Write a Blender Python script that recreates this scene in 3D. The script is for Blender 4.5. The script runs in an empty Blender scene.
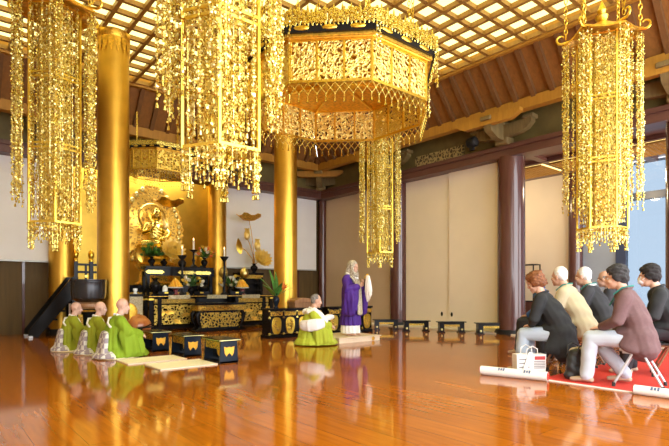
import bpy, math, random
from mathutils import Vector, Matrix
R = math.radians
PI = math.pi
scene = bpy.context.scene
COL = scene.collection
V = Vector

# ------------------------------------------------------------------ camera
F, CXP, HZ, EYE = 494.0, 334.5, 290.0, 1.1
YAW = R(39.7)
SN, CS = math.sin(YAW), math.cos(YAW)
cam = bpy.data.cameras.new('camera')
cam.sensor_width = 36.0
cam.lens = F / 669 * 36
cam.shift_y = (HZ - 223) / 669
cam.clip_start = .05
cam.clip_end = 200
camo = bpy.data.objects.new('camera', cam)
COL.objects.link(camo)
camo.location = (0, 0, EYE)
camo.rotation_euler = (R(90), 0, -YAW)
scene.camera = camo

def at(px, Z):
    l = (px - CXP) / F * Z
    return CS * l + SN * Z, CS * Z - SN * l

def onfloor(px, py, z=0.0):
    Z = F * (EYE - z) / (py - HZ)
    return at(px, Z)

def imdir(lat, dep):
    """direction given as (to the right, away) from the viewer -> yaw that turns local +Y to it"""
    x, y = CS * lat + SN * dep, CS * dep - SN * lat
    return math.atan2(-x, y)

# ------------------------------------------------------------------ materials
MATS = {}
def nodes_of(m):
    m.use_nodes = True
    nt = m.node_tree
    return nt, nt.nodes['Principled BSDF']

def mat(name, col, rough=.5, metal=0.0, var=0.0, scale=8.0, bump=0.0, bscale=40.0, stretch=None, coat=0.0, sheen=0.0, spec=None):
    m = bpy.data.materials.new(name)
    nt, b = nodes_of(m)
    N, L = nt.nodes, nt.links
    b.inputs['Base Color'].default_value = (*col, 1)
    b.inputs['Roughness'].default_value = rough
    b.inputs['Metallic'].default_value = metal
    if coat: b.inputs['Coat Weight'].default_value = coat
    if sheen: b.inputs['Sheen Weight'].default_value = sheen
    tc = N.new('ShaderNodeTexCoord')
    src = tc.outputs['Object']
    if stretch:
        mp = N.new('ShaderNodeMapping')
        mp.inputs['Scale'].default_value = stretch
        L.new(src, mp.inputs['Vector'])
        src = mp.outputs['Vector']
    n = N.new('ShaderNodeTexNoise')
    n.inputs['Scale'].default_value = scale
    n.inputs['Detail'].default_value = 4
    L.new(src, n.inputs['Vector'])
    if var:
        cr = N.new('ShaderNodeValToRGB')
        cr.color_ramp.elements[0].position = .3
        cr.color_ramp.elements[1].position = .7
        cr.color_ramp.elements[0].color = (*[max(0, c * (1 - var)) for c in col], 1)
        cr.color_ramp.elements[1].color = (*[min(1, c * (1 + var)) for c in col], 1)
        L.new(n.outputs['Fac'], cr.inputs['Fac'])
        L.new(cr.outputs['Color'], b.inputs['Base Color'])
    if bump:
        n2 = N.new('ShaderNodeTexNoise')
        n2.inputs['Scale'].default_value = bscale
        n2.inputs['Detail'].default_value = 3
        L.new(src, n2.inputs['Vector'])
        bp = N.new('ShaderNodeBump')
        bp.inputs['Strength'].default_value = bump
        bp.inputs['Distance'].default_value = .02
        L.new(n2.outputs['Fac'], bp.inputs['Height'])
        L.new(bp.outputs['Normal'], b.inputs['Normal'])
    if spec is not None: b.inputs['Specular IOR Level'].default_value = spec
    MATS[name] = m
    return m

def carved(name, hi, lo, rough, scale, metal_hi=1.0, thr=.12):
    """gilded carving: raised scrolls (voronoi ridges) in hi over a ground of lo"""
    m = bpy.data.materials.new(name)
    nt, b = nodes_of(m)
    N, L = nt.nodes, nt.links
    tc = N.new('ShaderNodeTexCoord')
    ns = N.new('ShaderNodeTexNoise'); ns.inputs['Scale'].default_value = scale * .6
    L.new(tc.outputs['Object'], ns.inputs['Vector'])
    mx = N.new('ShaderNodeMixRGB'); mx.inputs['Fac'].default_value = .12
    L.new(tc.outputs['Object'], mx.inputs[1]); L.new(ns.outputs['Color'], mx.inputs[2])
    v = N.new('ShaderNodeTexVoronoi'); v.feature = 'DISTANCE_TO_EDGE'; v.inputs['Scale'].default_value = scale
    L.new(mx.outputs[0], v.inputs['Vector'])
    cr = N.new('ShaderNodeValToRGB')
    cr.color_ramp.elements[0].position = thr; cr.color_ramp.elements[1].position = thr + .06
    cr.color_ramp.elements[0].color = (1, 1, 1, 1); cr.color_ramp.elements[1].color = (0, 0, 0, 1)
    L.new(v.outputs['Distance'], cr.inputs['Fac'])
    mc = N.new('ShaderNodeMixRGB')
    mc.inputs[1].default_value = (*lo, 1); mc.inputs[2].default_value = (*hi, 1)
    L.new(cr.outputs['Color'], mc.inputs['Fac'])
    L.new(mc.outputs[0], b.inputs['Base Color'])
    mm = N.new('ShaderNodeMath'); mm.operation = 'MULTIPLY'; mm.inputs[1].default_value = metal_hi
    L.new(cr.outputs['Color'], mm.inputs[0]); L.new(mm.outputs[0], b.inputs['Metallic'])
    b.inputs['Roughness'].default_value = rough
    bp = N.new('ShaderNodeBump'); bp.inputs['Strength'].default_value = .6; bp.inputs['Distance'].default_value = .02
    L.new(cr.outputs['Color'], bp.inputs['Height']); L.new(bp.outputs['Normal'], b.inputs['Normal'])
    MATS[name] = m
    return m

def filigree(name, col, scale, thr=.16, rough=.3):
    """pierced metal sheet: gold where the voronoi walls run, open between them"""
    m = bpy.data.materials.new(name)
    nt, b = nodes_of(m)
    N, L = nt.nodes, nt.links
    out = N['Material Output']
    b.inputs['Base Color'].default_value = (*col, 1)
    b.inputs['Metallic'].default_value = 1
    b.inputs['Roughness'].default_value = rough
    tc = N.new('ShaderNodeTexCoord')
    ns = N.new('ShaderNodeTexNoise'); ns.inputs['Scale'].default_value = scale * .7
    L.new(tc.outputs['Object'], ns.inputs['Vector'])
    mx = N.new('ShaderNodeMixRGB'); mx.inputs['Fac'].default_value = .10
    L.new(tc.outputs['Object'], mx.inputs[1]); L.new(ns.outputs['Color'], mx.inputs[2])
    v = N.new('ShaderNodeTexVoronoi'); v.feature = 'DISTANCE_TO_EDGE'; v.inputs['Scale'].default_value = scale
    L.new(mx.outputs[0], v.inputs['Vector'])
    bp = N.new('ShaderNodeBump'); bp.inputs['Strength'].default_value = .9; bp.inputs['Distance'].default_value = .03
    L.new(v.outputs['Distance'], bp.inputs['Height']); L.new(bp.outputs['Normal'], b.inputs['Normal'])
    gt = N.new('ShaderNodeMath'); gt.operation = 'GREATER_THAN'; gt.inputs[1].default_value = thr
    L.new(v.outputs['Distance'], gt.inputs[0])
    tr = N.new('ShaderNodeBsdfTransparent')
    ms = N.new('ShaderNodeMixShader')
    L.new(gt.outputs[0], ms.inputs[0]); L.new(b.outputs[0], ms.inputs[1]); L.new(tr.outputs[0], ms.inputs[2])
    L.new(ms.outputs[0], out.inputs['Surface'])
    MATS[name] = m
    return m

def checker(name, c1, c2, scale, rough=.8, mortar=None):
    m = bpy.data.materials.new(name)
    nt, b = nodes_of(m)
    N, L = nt.nodes, nt.links
    tc = N.new('ShaderNodeTexCoord')
    ch = N.new('ShaderNodeTexChecker')
    ch.inputs['Color1'].default_value = (*c1, 1); ch.inputs['Color2'].default_value = (*c2, 1)
    ch.inputs['Scale'].default_value = scale
    L.new(tc.outputs['Object'], ch.inputs['Vector'])
    L.new(ch.outputs['Color'], b.inputs['Base Color'])
    b.inputs['Roughness'].default_value = rough
    MATS[name] = m
    return m

def emitter(name, col, strength):
    m = bpy.data.materials.new(name)
    m.use_nodes = True
    nt = m.node_tree
    nt.nodes.remove(nt.nodes['Principled BSDF'])
    e = nt.nodes.new('ShaderNodeEmission')
    e.inputs[0].default_value = (*col, 1); e.inputs[1].default_value = strength
    nt.links.new(e.outputs[0], nt.nodes['Material Output'].inputs[0])
    MATS[name] = m
    return m

def plank_floor():
    m = bpy.data.materials.new('polished_floorboards')
    nt, b = nodes_of(m)
    N, L = nt.nodes, nt.links
    tc = N.new('ShaderNodeTexCoord')
    mp = N.new('ShaderNodeMapping'); mp.inputs['Rotation'].default_value = (0, 0, R(90))
    L.new(tc.outputs['Object'], mp.inputs['Vector'])
    br = N.new('ShaderNodeTexBrick')
    br.inputs['Scale'].default_value = 1.0
    br.inputs['Brick Width'].default_value = 3.8; br.inputs['Row Height'].default_value = .30
    br.inputs['Mortar Size'].default_value = .0022
    br.inputs['Mortar Smooth'].default_value = .3
    br.inputs['Color1'].default_value = (.47, .140, .008, 1)
    br.inputs['Color2'].default_value = (.37, .104, .006, 1)
    br.inputs['Mortar'].default_value = (.16, .04, .008, 1)
    L.new(mp.outputs[0], br.inputs['Vector'])
    mp2 = N.new('ShaderNodeMapping'); mp2.inputs['Scale'].default_value = (9, .7, 1)
    L.new(tc.outputs['Object'], mp2.inputs['Vector'])
    n = N.new('ShaderNodeTexNoise'); n.inputs['Scale'].default_value = 2.2; n.inputs['Detail'].default_value = 6
    L.new(mp2.outputs[0], n.inputs['Vector'])
    cr = N.new('ShaderNodeValToRGB')
    cr.color_ramp.elements[0].position = .3; cr.color_ramp.elements[1].position = .75
    cr.color_ramp.elements[0].color = (.72, .68, .60, 1); cr.color_ramp.elements[1].color = (1.1, 1.1, 1.1, 1)
    L.new(n.outputs['Fac'], cr.inputs['Fac'])
    mu = N.new('ShaderNodeMixRGB'); mu.blend_type = 'MULTIPLY'; mu.inputs[0].default_value = 1
    L.new(br.outputs['Color'], mu.inputs[1]); L.new(cr.outputs['Color'], mu.inputs[2])
    L.new(mu.outputs[0], b.inputs['Base Color'])
    b.inputs['Roughness'].default_value = .075
    b.inputs['IOR'].default_value = 1.55
    n3 = N.new('ShaderNodeTexNoise'); n3.inputs['Scale'].default_value = 1.3
    mp3 = N.new('ShaderNodeMapping'); mp3.inputs['Scale'].default_value = (3.3, .5, 1)
    L.new(tc.outputs['Object'], mp3.inputs['Vector']); L.new(mp3.outputs[0], n3.inputs['Vector'])
    bp = N.new('ShaderNodeBump'); bp.inputs['Strength'].default_value = .03; bp.inputs['Distance'].default_value = .05
    L.new(n3.outputs['Fac'], bp.inputs['Height'])
    L.new(bp.outputs['Normal'], b.inputs['Normal'])
    MATS['floorboards'] = m
    return m

def wood(name, c1, c2, rough=.45, axis=(1, 1, .12), scale=14, coat=0):
    m = bpy.data.materials.new(name)
    nt, b = nodes_of(m)
    N, L = nt.nodes, nt.links
    tc = N.new('ShaderNodeTexCoord')
    mp = N.new('ShaderNodeMapping'); mp.inputs['Scale'].default_value = axis
    L.new(tc.outputs['Object'], mp.inputs['Vector'])
    n = N.new('ShaderNodeTexNoise'); n.inputs['Scale'].default_value = scale; n.inputs['Detail'].default_value = 6
    n.inputs['Distortion'].default_value = .6
    L.new(mp.outputs[0], n.inputs['Vector'])
    cr = N.new('ShaderNodeValToRGB')
    cr.color_ramp.elements[0].position = .32; cr.color_ramp.elements[1].position = .7
    cr.color_ramp.elements[0].color = (*c1, 1); cr.color_ramp.elements[1].color = (*c2, 1)
    L.new(n.outputs['Fac'], cr.inputs['Fac']); L.new(cr.outputs['Color'], b.inputs['Base Color'])
    b.inputs['Roughness'].default_value = rough
    if coat: b.inputs['Coat Weight'].default_value = coat
    MATS[name] = m
    return m

plank_floor()
GOLD = (.86, .50, .065)
mat('gold_leaf', (.72, .42, .065), .36, 1, var=.10, scale=3, bump=.06, bscale=9)
mat('gold_plain', (.84, .58, .085), .28, 1)
mat('gold_bright', (.74, .59, .155), .26, 1)
mat('gold_pale', (.86, .76, .33), .28, 1)
mat('gold_old', (.78, .44, .06), .42, 1, var=.3, scale=20)
mat('gold_wall', (.66, .44, .075), .42, 1, var=.12, scale=2.5, bump=.05, bscale=6)
filigree('filigree', (.90, .68, .16), 26, .15)
filigree('filigree_fine', (.94, .76, .24), 19, .13)
filigree('filigree_small', (.85, .62, .14), 17, .15)
carved('carved_gold', (.9, .55, .08), (.10, .045, .008), .35, 26)
carved('carved_gold_fine', (.92, .58, .1), (.03, .02, .012), .35, 44)
carved('carved_gold_large', (1.0, .66, .12), (.62, .34, .05), .42, 11, .75, thr=.16)
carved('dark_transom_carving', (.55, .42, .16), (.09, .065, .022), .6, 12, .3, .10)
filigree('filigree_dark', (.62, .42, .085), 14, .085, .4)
mat('gold_satin', (1.0, .84, .40), .5, 1)
mat('black_lacquer', (.010, .009, .010), .2, 0, spec=.14)
mat('blue_black_lacquer', (.012, .018, .03), .2, 0, spec=.18)
mat('black_iron', (.016, .016, .018), .4, .1, spec=.2)
mat('dark_bronze', (.035, .033, .036), .22, .5, var=.2, scale=4)
wood('column_brown', (.085, .030, .026), (.115, .043, .036), .22, (1, 1, .15), 9, .5)
wood('beam_brown', (.095, .036, .027), (.14, .055, .04), .38, (1, .15, 1), 9)
wood('rafter_brown', (.13, .055, .016), (.18, .078, .022), .5)
wood('cove_board', (.21, .088, .018), (.29, .12, .024), .55)
wood('purlin_wood', (.36, .165, .016), (.44, .21, .022), .55)
wood('lattice_wood', (.25, .125, .022), (.33, .17, .032), .5)
wood('bracket_wood', (.14, .095, .03), (.21, .145, .05), .65)
mat('transom_board', (.17, .125, .035), .65, var=.25, scale=2)
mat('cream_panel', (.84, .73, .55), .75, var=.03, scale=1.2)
mat('dim_cream_panel', (.60, .45, .29), .75, var=.04, scale=1.2)  # cream doors darkened: the weaker light on them is put into the colour
mat('white_screen', (.86, .87, .90), .8, var=.02, scale=2)
mat('plaster', (.70, .62, .50), .8, var=.05)
mat('dark_brown_board', (.105, .062, .016), .7, var=.25, scale=3, stretch=(3, 3, .3))
mat('white_sill', (.78, .72, .60), .5)
mat('pale_wood', (.74, .60, .42), .5, var=.06, scale=5)
wood('red_brown_wood', (.30, .085, .02), (.46, .16, .04), .28, (1, 1, .3), 10, .3)
wood('brown_box', (.28, .13, .05), (.38, .19, .075), .45)
mat('straw_mat', (.93, .86, .60), .8, var=.08, scale=60, bump=.2, bscale=200)
mat('red_carpet', (.60, .030, .014), .9, var=.12, scale=90, bump=.3, bscale=300)
mat('white_backing', (.80, .77, .74), .7)
mat('candle_wax', (.92, .88, .78), .5)
mat('orange_offering', (.95, .50, .04), .45, var=.12, scale=20)
mat('red_lacquer', (.25, .02, .02), .3)
mat('porcelain', (.82, .85, .88), .25)
mat('leaf_green', (.05, .16, .025), .45, var=.4, scale=12)
mat('leaf_bright', (.10, .28, .035), .4, var=.25, scale=10)
mat('white_flower', (.85, .82, .72), .7)
mat('yellow_flower', (.80, .55, .06), .6)
mat('orange_flower', (.80, .20, .04), .6)
mat('skin', (.62, .36, .245), .5, var=.05, scale=20)
mat('skin_pale', (.68, .42, .32), .48, var=.05, scale=20)
mat('green_robe', (.30, .34, .012), .8, var=.08, scale=5)
mat('green_robe_bright', (.24, .37, .012), .8, var=.08, scale=5)
mat('green_robe_lime', (.42, .48, .03), .8, var=.08, scale=5)
mat('white_cloth', (.85, .83, .80), .8)
mat('purple_robe', (.060, .010, .22), .7, var=.10, scale=6)
checker('patched_brocade', (.76, .73, .68), (.36, .30, .34), 13)
carved('hood_brocade', (.62, .55, .42), (.17, .125, .09), .8, 42, 0.0, .13)
carved('kesa_brocade', (.66, .60, .42), (.30, .25, .15), .8, 40, 0.0, .13)
mat('hair_white', (.72, .69, .66), .7, var=.12, scale=60, bump=.4, bscale=120)
mat('hair_grey', (.22, .20, .19), .7, var=.5, scale=50, bump=.4, bscale=120)
mat('hair_dark', (.012, .009, .009), .8, var=.4, scale=50, bump=.4, bscale=120)
mat('hair_grizzled', (.028, .026, .027), .8, var=.6, scale=45, bump=.5, bscale=110)
mat('hair_auburn', (.20, .065, .018), .55, var=.45, scale=45, bump=.5, bscale=110)
mat('black_wool', (.016, .017, .019), .85, var=.25, scale=10)
mat('black_suit', (.022, .023, .027), .8, var=.2, scale=10)
mat('cream_jacket', (.48, .40, .25), .8, var=.05, scale=8)
mat('mauve_knit', (.130, .068, .068), .85, var=.08, scale=30, bump=.15, bscale=200)
mat('pale_trousers', (.46, .51, .58), .8, var=.04, scale=6)
mat('pale_blue_trousers', (.42, .49, .58), .8, var=.04, scale=6)
mat('dark_trousers', (.02, .02, .024), .8)
mat('beige_sock', (.48, .34, .24), .8)
mat('teal_ribbon', (.02, .20, .17), .6)
mat('mask_white', (.80, .82, .85), .7)
mat('steel', (.62, .64, .66), .3, .9)
mat('grey_metal', (.50, .52, .53), .4, .3)
mat('brown_metal', (.24, .10, .045), .4, .3)
mat('rubber', (.02, .02, .02), .7)
mat('black_vinyl', (.03, .028, .028), .45)
mat('black_bag', (.018, .02, .022), .5, bump=.3, bscale=18)
mat('bag_beige', (.45, .36, .25), .7)
mat('white_paper', (.82, .80, .78), .6)
mat('print_red', (.55, .06, .06), .6)
mat('print_grey', (.25, .23, .23), .6)
mat('print_blue', (.10, .14, .25), .6)
mat('eye_white', (.8, .78, .74), .3)
mat('eye_dark', (.015, .01, .008), .2)
mat('lips', (.46, .20, .15), .5)
mat('blue_cloth', (.03, .12, .36), .7, var=.2, scale=8)
mat('blue_grey_board', (.34, .40, .48), .4, var=.04, scale=2)
mat('blue_frame', (.05, .07, .13), .35)
mat('white_hair_whisk', (.85, .80, .72), .7, var=.05, scale=30)
emitter('ceiling_light', (1.0, .85, .28), 1.75)
emitter('corridor_light', (1.0, .74, .24), 2.2)
emitter('flame', (1.0, .6, .2), 8.0)
def glass(name, tint):
    m = bpy.data.materials.new(name)
    m.use_nodes = True
    nt = m.node_tree; N, L = nt.nodes, nt.links
    N.remove(N['Principled BSDF'])
    tr = N.new('ShaderNodeBsdfTransparent'); tr.inputs[0].default_value = (*tint, 1)
    gl = N.new('ShaderNodeBsdfGlossy'); gl.inputs['Roughness'].default_value = .05
    fr = N.new('ShaderNodeFresnel'); fr.inputs['IOR'].default_value = 1.45
    ms = N.new('ShaderNodeMixShader')
    L.new(fr.outputs[0], ms.inputs[0]); L.new(tr.outputs[0], ms.inputs[1]); L.new(gl.outputs[0], ms.inputs[2])
    L.new(ms.outputs[0], N['Material Output'].inputs[0])
    MATS[name] = m
glass('window_glass', (.29, .325, .36))

# ------------------------------------------------------------------ mesh builder
class MB:
    def __init__(s):
        s.v, s.f, s.m = [], [], []
        s.cur = 0
    def face(s, idx):
        s.f.append(idx); s.m.append(s.cur)
    def box(s, c, size, rot=None):
        hx, hy, hz = size[0] / 2, size[1] / 2, size[2] / 2
        b = len(s.v)
        M = rot if rot is not None else Matrix.Identity(3)
        c = V(c)
        for z in (-hz, hz):
            for x, y in ((-hx, -hy), (hx, -hy), (hx, hy), (-hx, hy)):
                s.v.append(c + M @ V((x, y, z)))
        for q in ((3, 2, 1, 0), (4, 5, 6, 7), (0, 1, 5, 4), (1, 2, 6, 5), (2, 3, 7, 6), (3, 0, 4, 7)):
            s.face([b + i for i in q])
        return s
    def span(s, x0, x1, y0, y1, z0, z1):
        return s.box(((x0 + x1) / 2, (y0 + y1) / 2, (z0 + z1) / 2), (abs(x1 - x0), abs(y1 - y0), abs(z1 - z0)))
    def beam(s, p0, p1, w, h, up=(0, 0, 1)):
        p0, p1 = V(p0), V(p1)
        d = (p1 - p0)
        ln = d.length
        d.normalize()
        up = V(up)
        if abs(d.dot(up)) > .98: up = V((1, 0, 0))
        sd = d.cross(up).normalized()
        u = sd.cross(d).normalized()
        M = Matrix((sd, d, u)).transposed()
        return s.box((p0 + p1) / 2, (w, ln, h), M)
    def tube(s, pts, r, seg=8, cap=True):
        pts = [V(p) for p in pts]
        rs = r if isinstance(r, (list, tuple)) else [r] * len(pts)
        b = len(s.v)
        n = len(pts)
        ref = None
        for i, p in enumerate(pts):
            t = (pts[min(i + 1, n - 1)] - pts[max(i - 1, 0)])
            if t.length < 1e-9: t = V((0, 0, 1))
            t.normalize()
            if ref is None:
                ref = V((1, 0, 0)) if abs(t.x) < .8 else V((0, 1, 0))
            a = (ref - t * ref.dot(t)).normalized()
            ref = a
            c = t.cross(a)
            for k in range(seg):
                an = 2 * PI * k / seg
                s.v.append(p + (a * math.cos(an) + c * math.sin(an)) * rs[i])
        for i in range(n - 1):
            for k in range(seg):
                k2 = (k + 1) % seg
                s.face([b + i * seg + k, b + i * seg + k2, b + (i + 1) * seg + k2, b + (i + 1) * seg + k])
        if cap:
            s.face([b + k for k in range(seg)][::-1])
            s.face([b + (n - 1) * seg + k for k in range(seg)])
        return s
    def lathe(s, prof, seg=20, c=(0, 0, 0), rot0=0.0, M=None, sx=1.0, sy=1.0, cap=True):
        """prof: (radius, z) from bottom to top, closed with caps where the radius is not 0"""
        b = len(s.v)
        c = V(c)
        M = M or Matrix.Identity(3)
        for r, z in prof:
            for k in range(seg):
                an = rot0 + 2 * PI * k / seg
                s.v.append(c + M @ V((r * sx * math.cos(an), r * sy * math.sin(an), z)))
        for i in range(len(prof) - 1):
            for k in range(seg):
                k2 = (k + 1) % seg
                s.face([b + i * seg + k, b + i * seg + k2, b + (i + 1) * seg + k2, b + (i + 1) * seg + k])
        if cap and prof[0][0] > 1e-5: s.face([b + k for k in range(seg)][::-1])
        if cap and prof[-1][0] > 1e-5: s.face([b + (len(prof) - 1) * seg + k for k in range(seg)])
        return s
    def ell(s, c, r, M=None, seg=14, rings=9):
        prof = []
        for i in range(rings + 1):
            a = -PI / 2 + PI * i / rings
            prof.append((math.cos(a), math.sin(a)))
        prof[0] = (1e-4, -1); prof[-1] = (1e-4, 1)
        b = len(s.v)
        M = M or Matrix.Identity(3)
        c = V(c)
        for q, z in prof:
            for k in range(seg):
                an = 2 * PI * k / seg
                s.v.append(c + M @ V((r[0] * q * math.cos(an), r[1] * q * math.sin(an), r[2] * z)))
        for i in range(rings):
            for k in range(seg):
                k2 = (k + 1) % seg
                s.face([b + i * seg + k, b + i * seg + k2, b + (i + 1) * seg + k2, b + (i + 1) * seg + k])
        s.face([b + k for k in range(seg)][::-1])
        s.face([b + rings * seg + k for k in range(seg)])
        return s
    def chain(s, pts, rs, ks=1.0, kf=1.0, side=(1, 0, 0), seg=14):
        """swept limb: rings of half widths r*ks (along side) and r*kf, with rounded ends"""
        pts = [V(p) for p in pts]
        n = len(pts)
        P, Q = [], []
        t0 = (pts[0] - pts[1]).normalized(); t1 = (pts[-1] - pts[-2]).normalized()
        for a in (80, 50, 25):
            P.append(pts[0] + t0 * rs[0] * math.sin(R(a)) * min(ks, kf, 1)); Q.append(rs[0] * math.cos(R(a)))
        for p, r in zip(pts, rs):
            P.append(p); Q.append(r)
        for a in (25, 50, 80):
            P.append(pts[-1] + t1 * rs[-1] * math.sin(R(a)) * min(ks, kf, 1)); Q.append(rs[-1] * math.cos(R(a)))
        b = len(s.v)
        side = V(side)
        m = len(P)
        for i in range(m):
            t = (P[min(i + 1, m - 1)] - P[max(i - 1, 0)]).normalized()
            sd = side - t * side.dot(t)
            if sd.length < .2:
                sd = V((0, 1, 0)) - t * t.y
            sd.normalize()
            fr = t.cross(sd).normalized()
            for k in range(seg):
                an = 2 * PI * k / seg
                s.v.append(P[i] + sd * (Q[i] * ks * math.cos(an)) + fr * (Q[i] * kf * math.sin(an)))
        for i in range(m - 1):
            for k in range(seg):
                k2 = (k + 1) % seg
                s.face([b + i * seg + k, b + i * seg + k2, b + (i + 1) * seg + k2, b + (i + 1) * seg + k])
        s.face([b + k for k in range(seg)][::-1])
        s.face([b + (m - 1) * seg + k for k in range(seg)])
        return s
    def prism(s, poly, h0, h1, M=None, c=(0, 0, 0)):
        """outline in local xy extruded along local z"""
        b = len(s.v); n = len(poly)
        M = M or Matrix.Identity(3); c = V(c)
        for z in (h0, h1):
            for x, y in poly:
                s.v.append(c + M @ V((x, y, z)))
        s.face([b + i for i in range(n)][::-1]); s.face([b + n + i for i in range(n)])
        for i in range(n):
            j = (i + 1) % n
            s.face([b + i, b + j, b + n + j, b + n + i])
        return s
    def petal(s, base, d, up, ln, w, cup=.2, thick=.004, n=6):
        """a cupped leaf or petal: starts at base, runs along d, its face towards up"""
        d = V(d).normalized(); up = V(up); up = (up - d * up.dot(d)).normalized(); sd = d.cross(up)
        base = V(base)
        rows = []
        for lay in (0, 1):
            for i in range(n + 1):
                t = i / n
                hw = w * math.sin(PI * min(.98, .06 + t * .94)) ** .75 * (1 - .25 * t)
                ctr = base + d * (ln * t) + up * (cup * ln * t * t)
                for q in (-1, -.5, 0, .5, 1):
                    rows.append(ctr + sd * (hw * q) + up * (cup * .5 * w * q * q) - up * thick * lay)
        b = len(s.v)
        s.v.extend(rows)
        m = (n + 1) * 5
        for i in range(n):
            for k in range(4):
                q = [b + i * 5 + k, b + i * 5 + k + 1, b + (i + 1) * 5 + k + 1, b + (i + 1) * 5 + k]
                s.face(q); s.face([x + m for x in q][::-1])
        edge = [i * 5 for i in range(n + 1)] + [n * 5 + k for k in range(1, 5)] + [i * 5 + 4 for i in range(n - 1, -1, -1)] + [k for k in range(3, 0, -1)]
        for a, c in zip(edge, edge[1:] + edge[:1]):
            s.face([b + a, b + c, b + c + m, b + a + m])
        return s
    def mesh(s, name, mats, smooth=True, angle=40):
        me = bpy.data.meshes.new(name)
        me.from_pydata([tuple(p) for p in s.v], [], s.f)
        for m in (mats if isinstance(mats, (list, tuple)) else [mats]):
            me.materials.append(MATS[m])
        if len(me.materials) > 1: me.polygons.foreach_set('material_index', s.m)
        if smooth:
            me.polygons.foreach_set('use_smooth', [True] * len(me.polygons))
            me.set_sharp_from_angle(angle=R(angle))
        me.update()
        return me
    def build(s, name, mats, parent=None, bevel=0, smooth=True, angle=40):
        o = bpy.data.objects.new(name, s.mesh(name, mats, smooth, angle))
        COL.objects.link(o)
        if parent: o.parent = parent
        if bevel:
            bm = o.modifiers.new('edge', 'BEVEL'); bm.width = bevel; bm.segments = 2; bm.limit_method = 'ANGLE'
        return o

def tag(o, label, cat, group=None, kind=None):
    o['label'] = label; o['category'] = cat
    if group: o['group'] = group
    if kind: o['kind'] = kind
    return o
def thing(name, label, cat, loc=(0, 0, 0), rz=0.0, group=None, kind=None):
    o = bpy.data.objects.new(name, None)
    COL.objects.link(o)
    o.location = loc; o.rotation_euler = (0, 0, rz)
    return tag(o, label, cat, group, kind)
KIDS = {}
def kids(o):
    return [c for c in bpy.data.objects if c.parent == o]
def copy_tree(o, parent=None):
    c = o.copy(); COL.objects.link(c)
    c.parent = parent
    for ch in kids(o): copy_tree(ch, c)
    return c
def dup(o, loc, rz, label, group=None):
    c = copy_tree(o)
    c.location = loc; c.rotation_euler = (0, 0, rz); c['label'] = label
    if group: c['group'] = group
    return c
def struct(o, label=None, cat=None):
    o['kind'] = 'structure'
    if label: o['label'] = label
    if cat: o['category'] = cat
    return o
def inst(me, name, parent, loc, rz=0.0, sc=None):
    o = bpy.data.objects.new(name, me)
    COL.objects.link(o)
    o.parent = parent; o.location = loc; o.rotation_euler = (0, 0, rz)
    if sc: o.scale = sc
    return o

def fuse(mb, name, mats, parent, voxel=.01, smooth=4, folds=None, pick=None):
    """weld overlapping shapes into one continuous skin"""
    me0 = mb.mesh(name, mats, False)
    o = bpy.data.objects.new(name, me0)
    COL.objects.link(o)
    rm = o.modifiers.new('weld', 'REMESH'); rm.mode = 'VOXEL'; rm.voxel_size = voxel
    sm = o.modifiers.new('soften', 'SMOOTH'); sm.factor = .5; sm.iterations = smooth
    dg = bpy.context.evaluated_depsgraph_get()
    me = bpy.data.meshes.new_from_object(o.evaluated_get(dg))
    o.modifiers.clear()
    o.data = me
    me.name = name
    if folds:
        vs = [v.co.copy() for v in me.vertices]
        ns = [v.normal.copy() for v in me.vertices]
        for v, c, n in zip(me.vertices, vs, ns):
            v.co = c + n * folds(c, n)
    me.materials.clear()
    for m in (mats if isinstance(mats, (list, tuple)) else [mats]): me.materials.append(MATS[m])
    if pick:
        me.polygons.foreach_set('material_index', [pick(p.center) for p in me.polygons])
    me.polygons.foreach_set('use_smooth', [True] * len(me.polygons))
    me.update()
    o.parent = parent
    bpy.data.meshes.remove(me0)
    return o
# ------------------------------------------------------------------ world and building
w = bpy.data.worlds.new('daylight'); scene.world = w
w.use_nodes = True
w.node_tree.nodes['Background'].inputs[0].default_value = (.92, .96, 1.0, 1)
w.node_tree.nodes['Background'].inputs[1].default_value = 4.5

XR, YB = 11.27, 14.27         # right wall and back wall planes
GX0, GX1, GY0, GY1, GZ = .2, 9.6, -1.2, 12.69, 6.25
ZL = 4.37                     # underside of the lintels
m = MB(); m.span(-1.9, 16, -2.6, 17.2, -.12, 0)
struct(m.build('floor', 'floorboards', smooth=False), 'polished orange brown floorboards of the temple hall', 'floor')
m = MB(); m.span(GX0 - .1, GX1 + .1, GY0 - .1, GY1 + .1, 6.43, 6.47)
struct(m.build('ceiling', 'ceiling_light', smooth=False), 'luminous cream ceiling panels above the brown lattice', 'ceiling')
m = MB()
P_ = .43
nx = int((GX1 - GX0) / P_); ny = int((GY1 - GY0) / P_)
for i in range(nx + 1):
    x = GX1 - .02 - i * P_
    m.span(x - .038, x + .038, GY0, GY1, GZ, GZ + .09)
for j in range(ny + 1):
    y = GY1 - .02 - j * P_
    m.span(GX0, GX1, y - .038, y + .038, GZ + .012, GZ + .10)
struct(m.build('ceiling_lattice', 'lattice_wood', smooth=False), 'brown square lattice of bars under the luminous ceiling', 'ceiling lattice')
m = MB()
m.span(GX1 - .02, GX1 + .09, GY0 - .1, GY1 + .09, GZ - .05, GZ + .25)
m.span(GX0 - .09, GX0 + .02, GY0 - .1, GY1 + .09, GZ - .05, GZ + .25)
m.span(GX0 + .02, GX1 - .02, GY1 - .02, GY1 + .09, GZ - .05, GZ + .25)
struct(m.build('trim_1', 'purlin_wood', smooth=False), 'golden wooden border round the ceiling lattice', 'trim')

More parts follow.
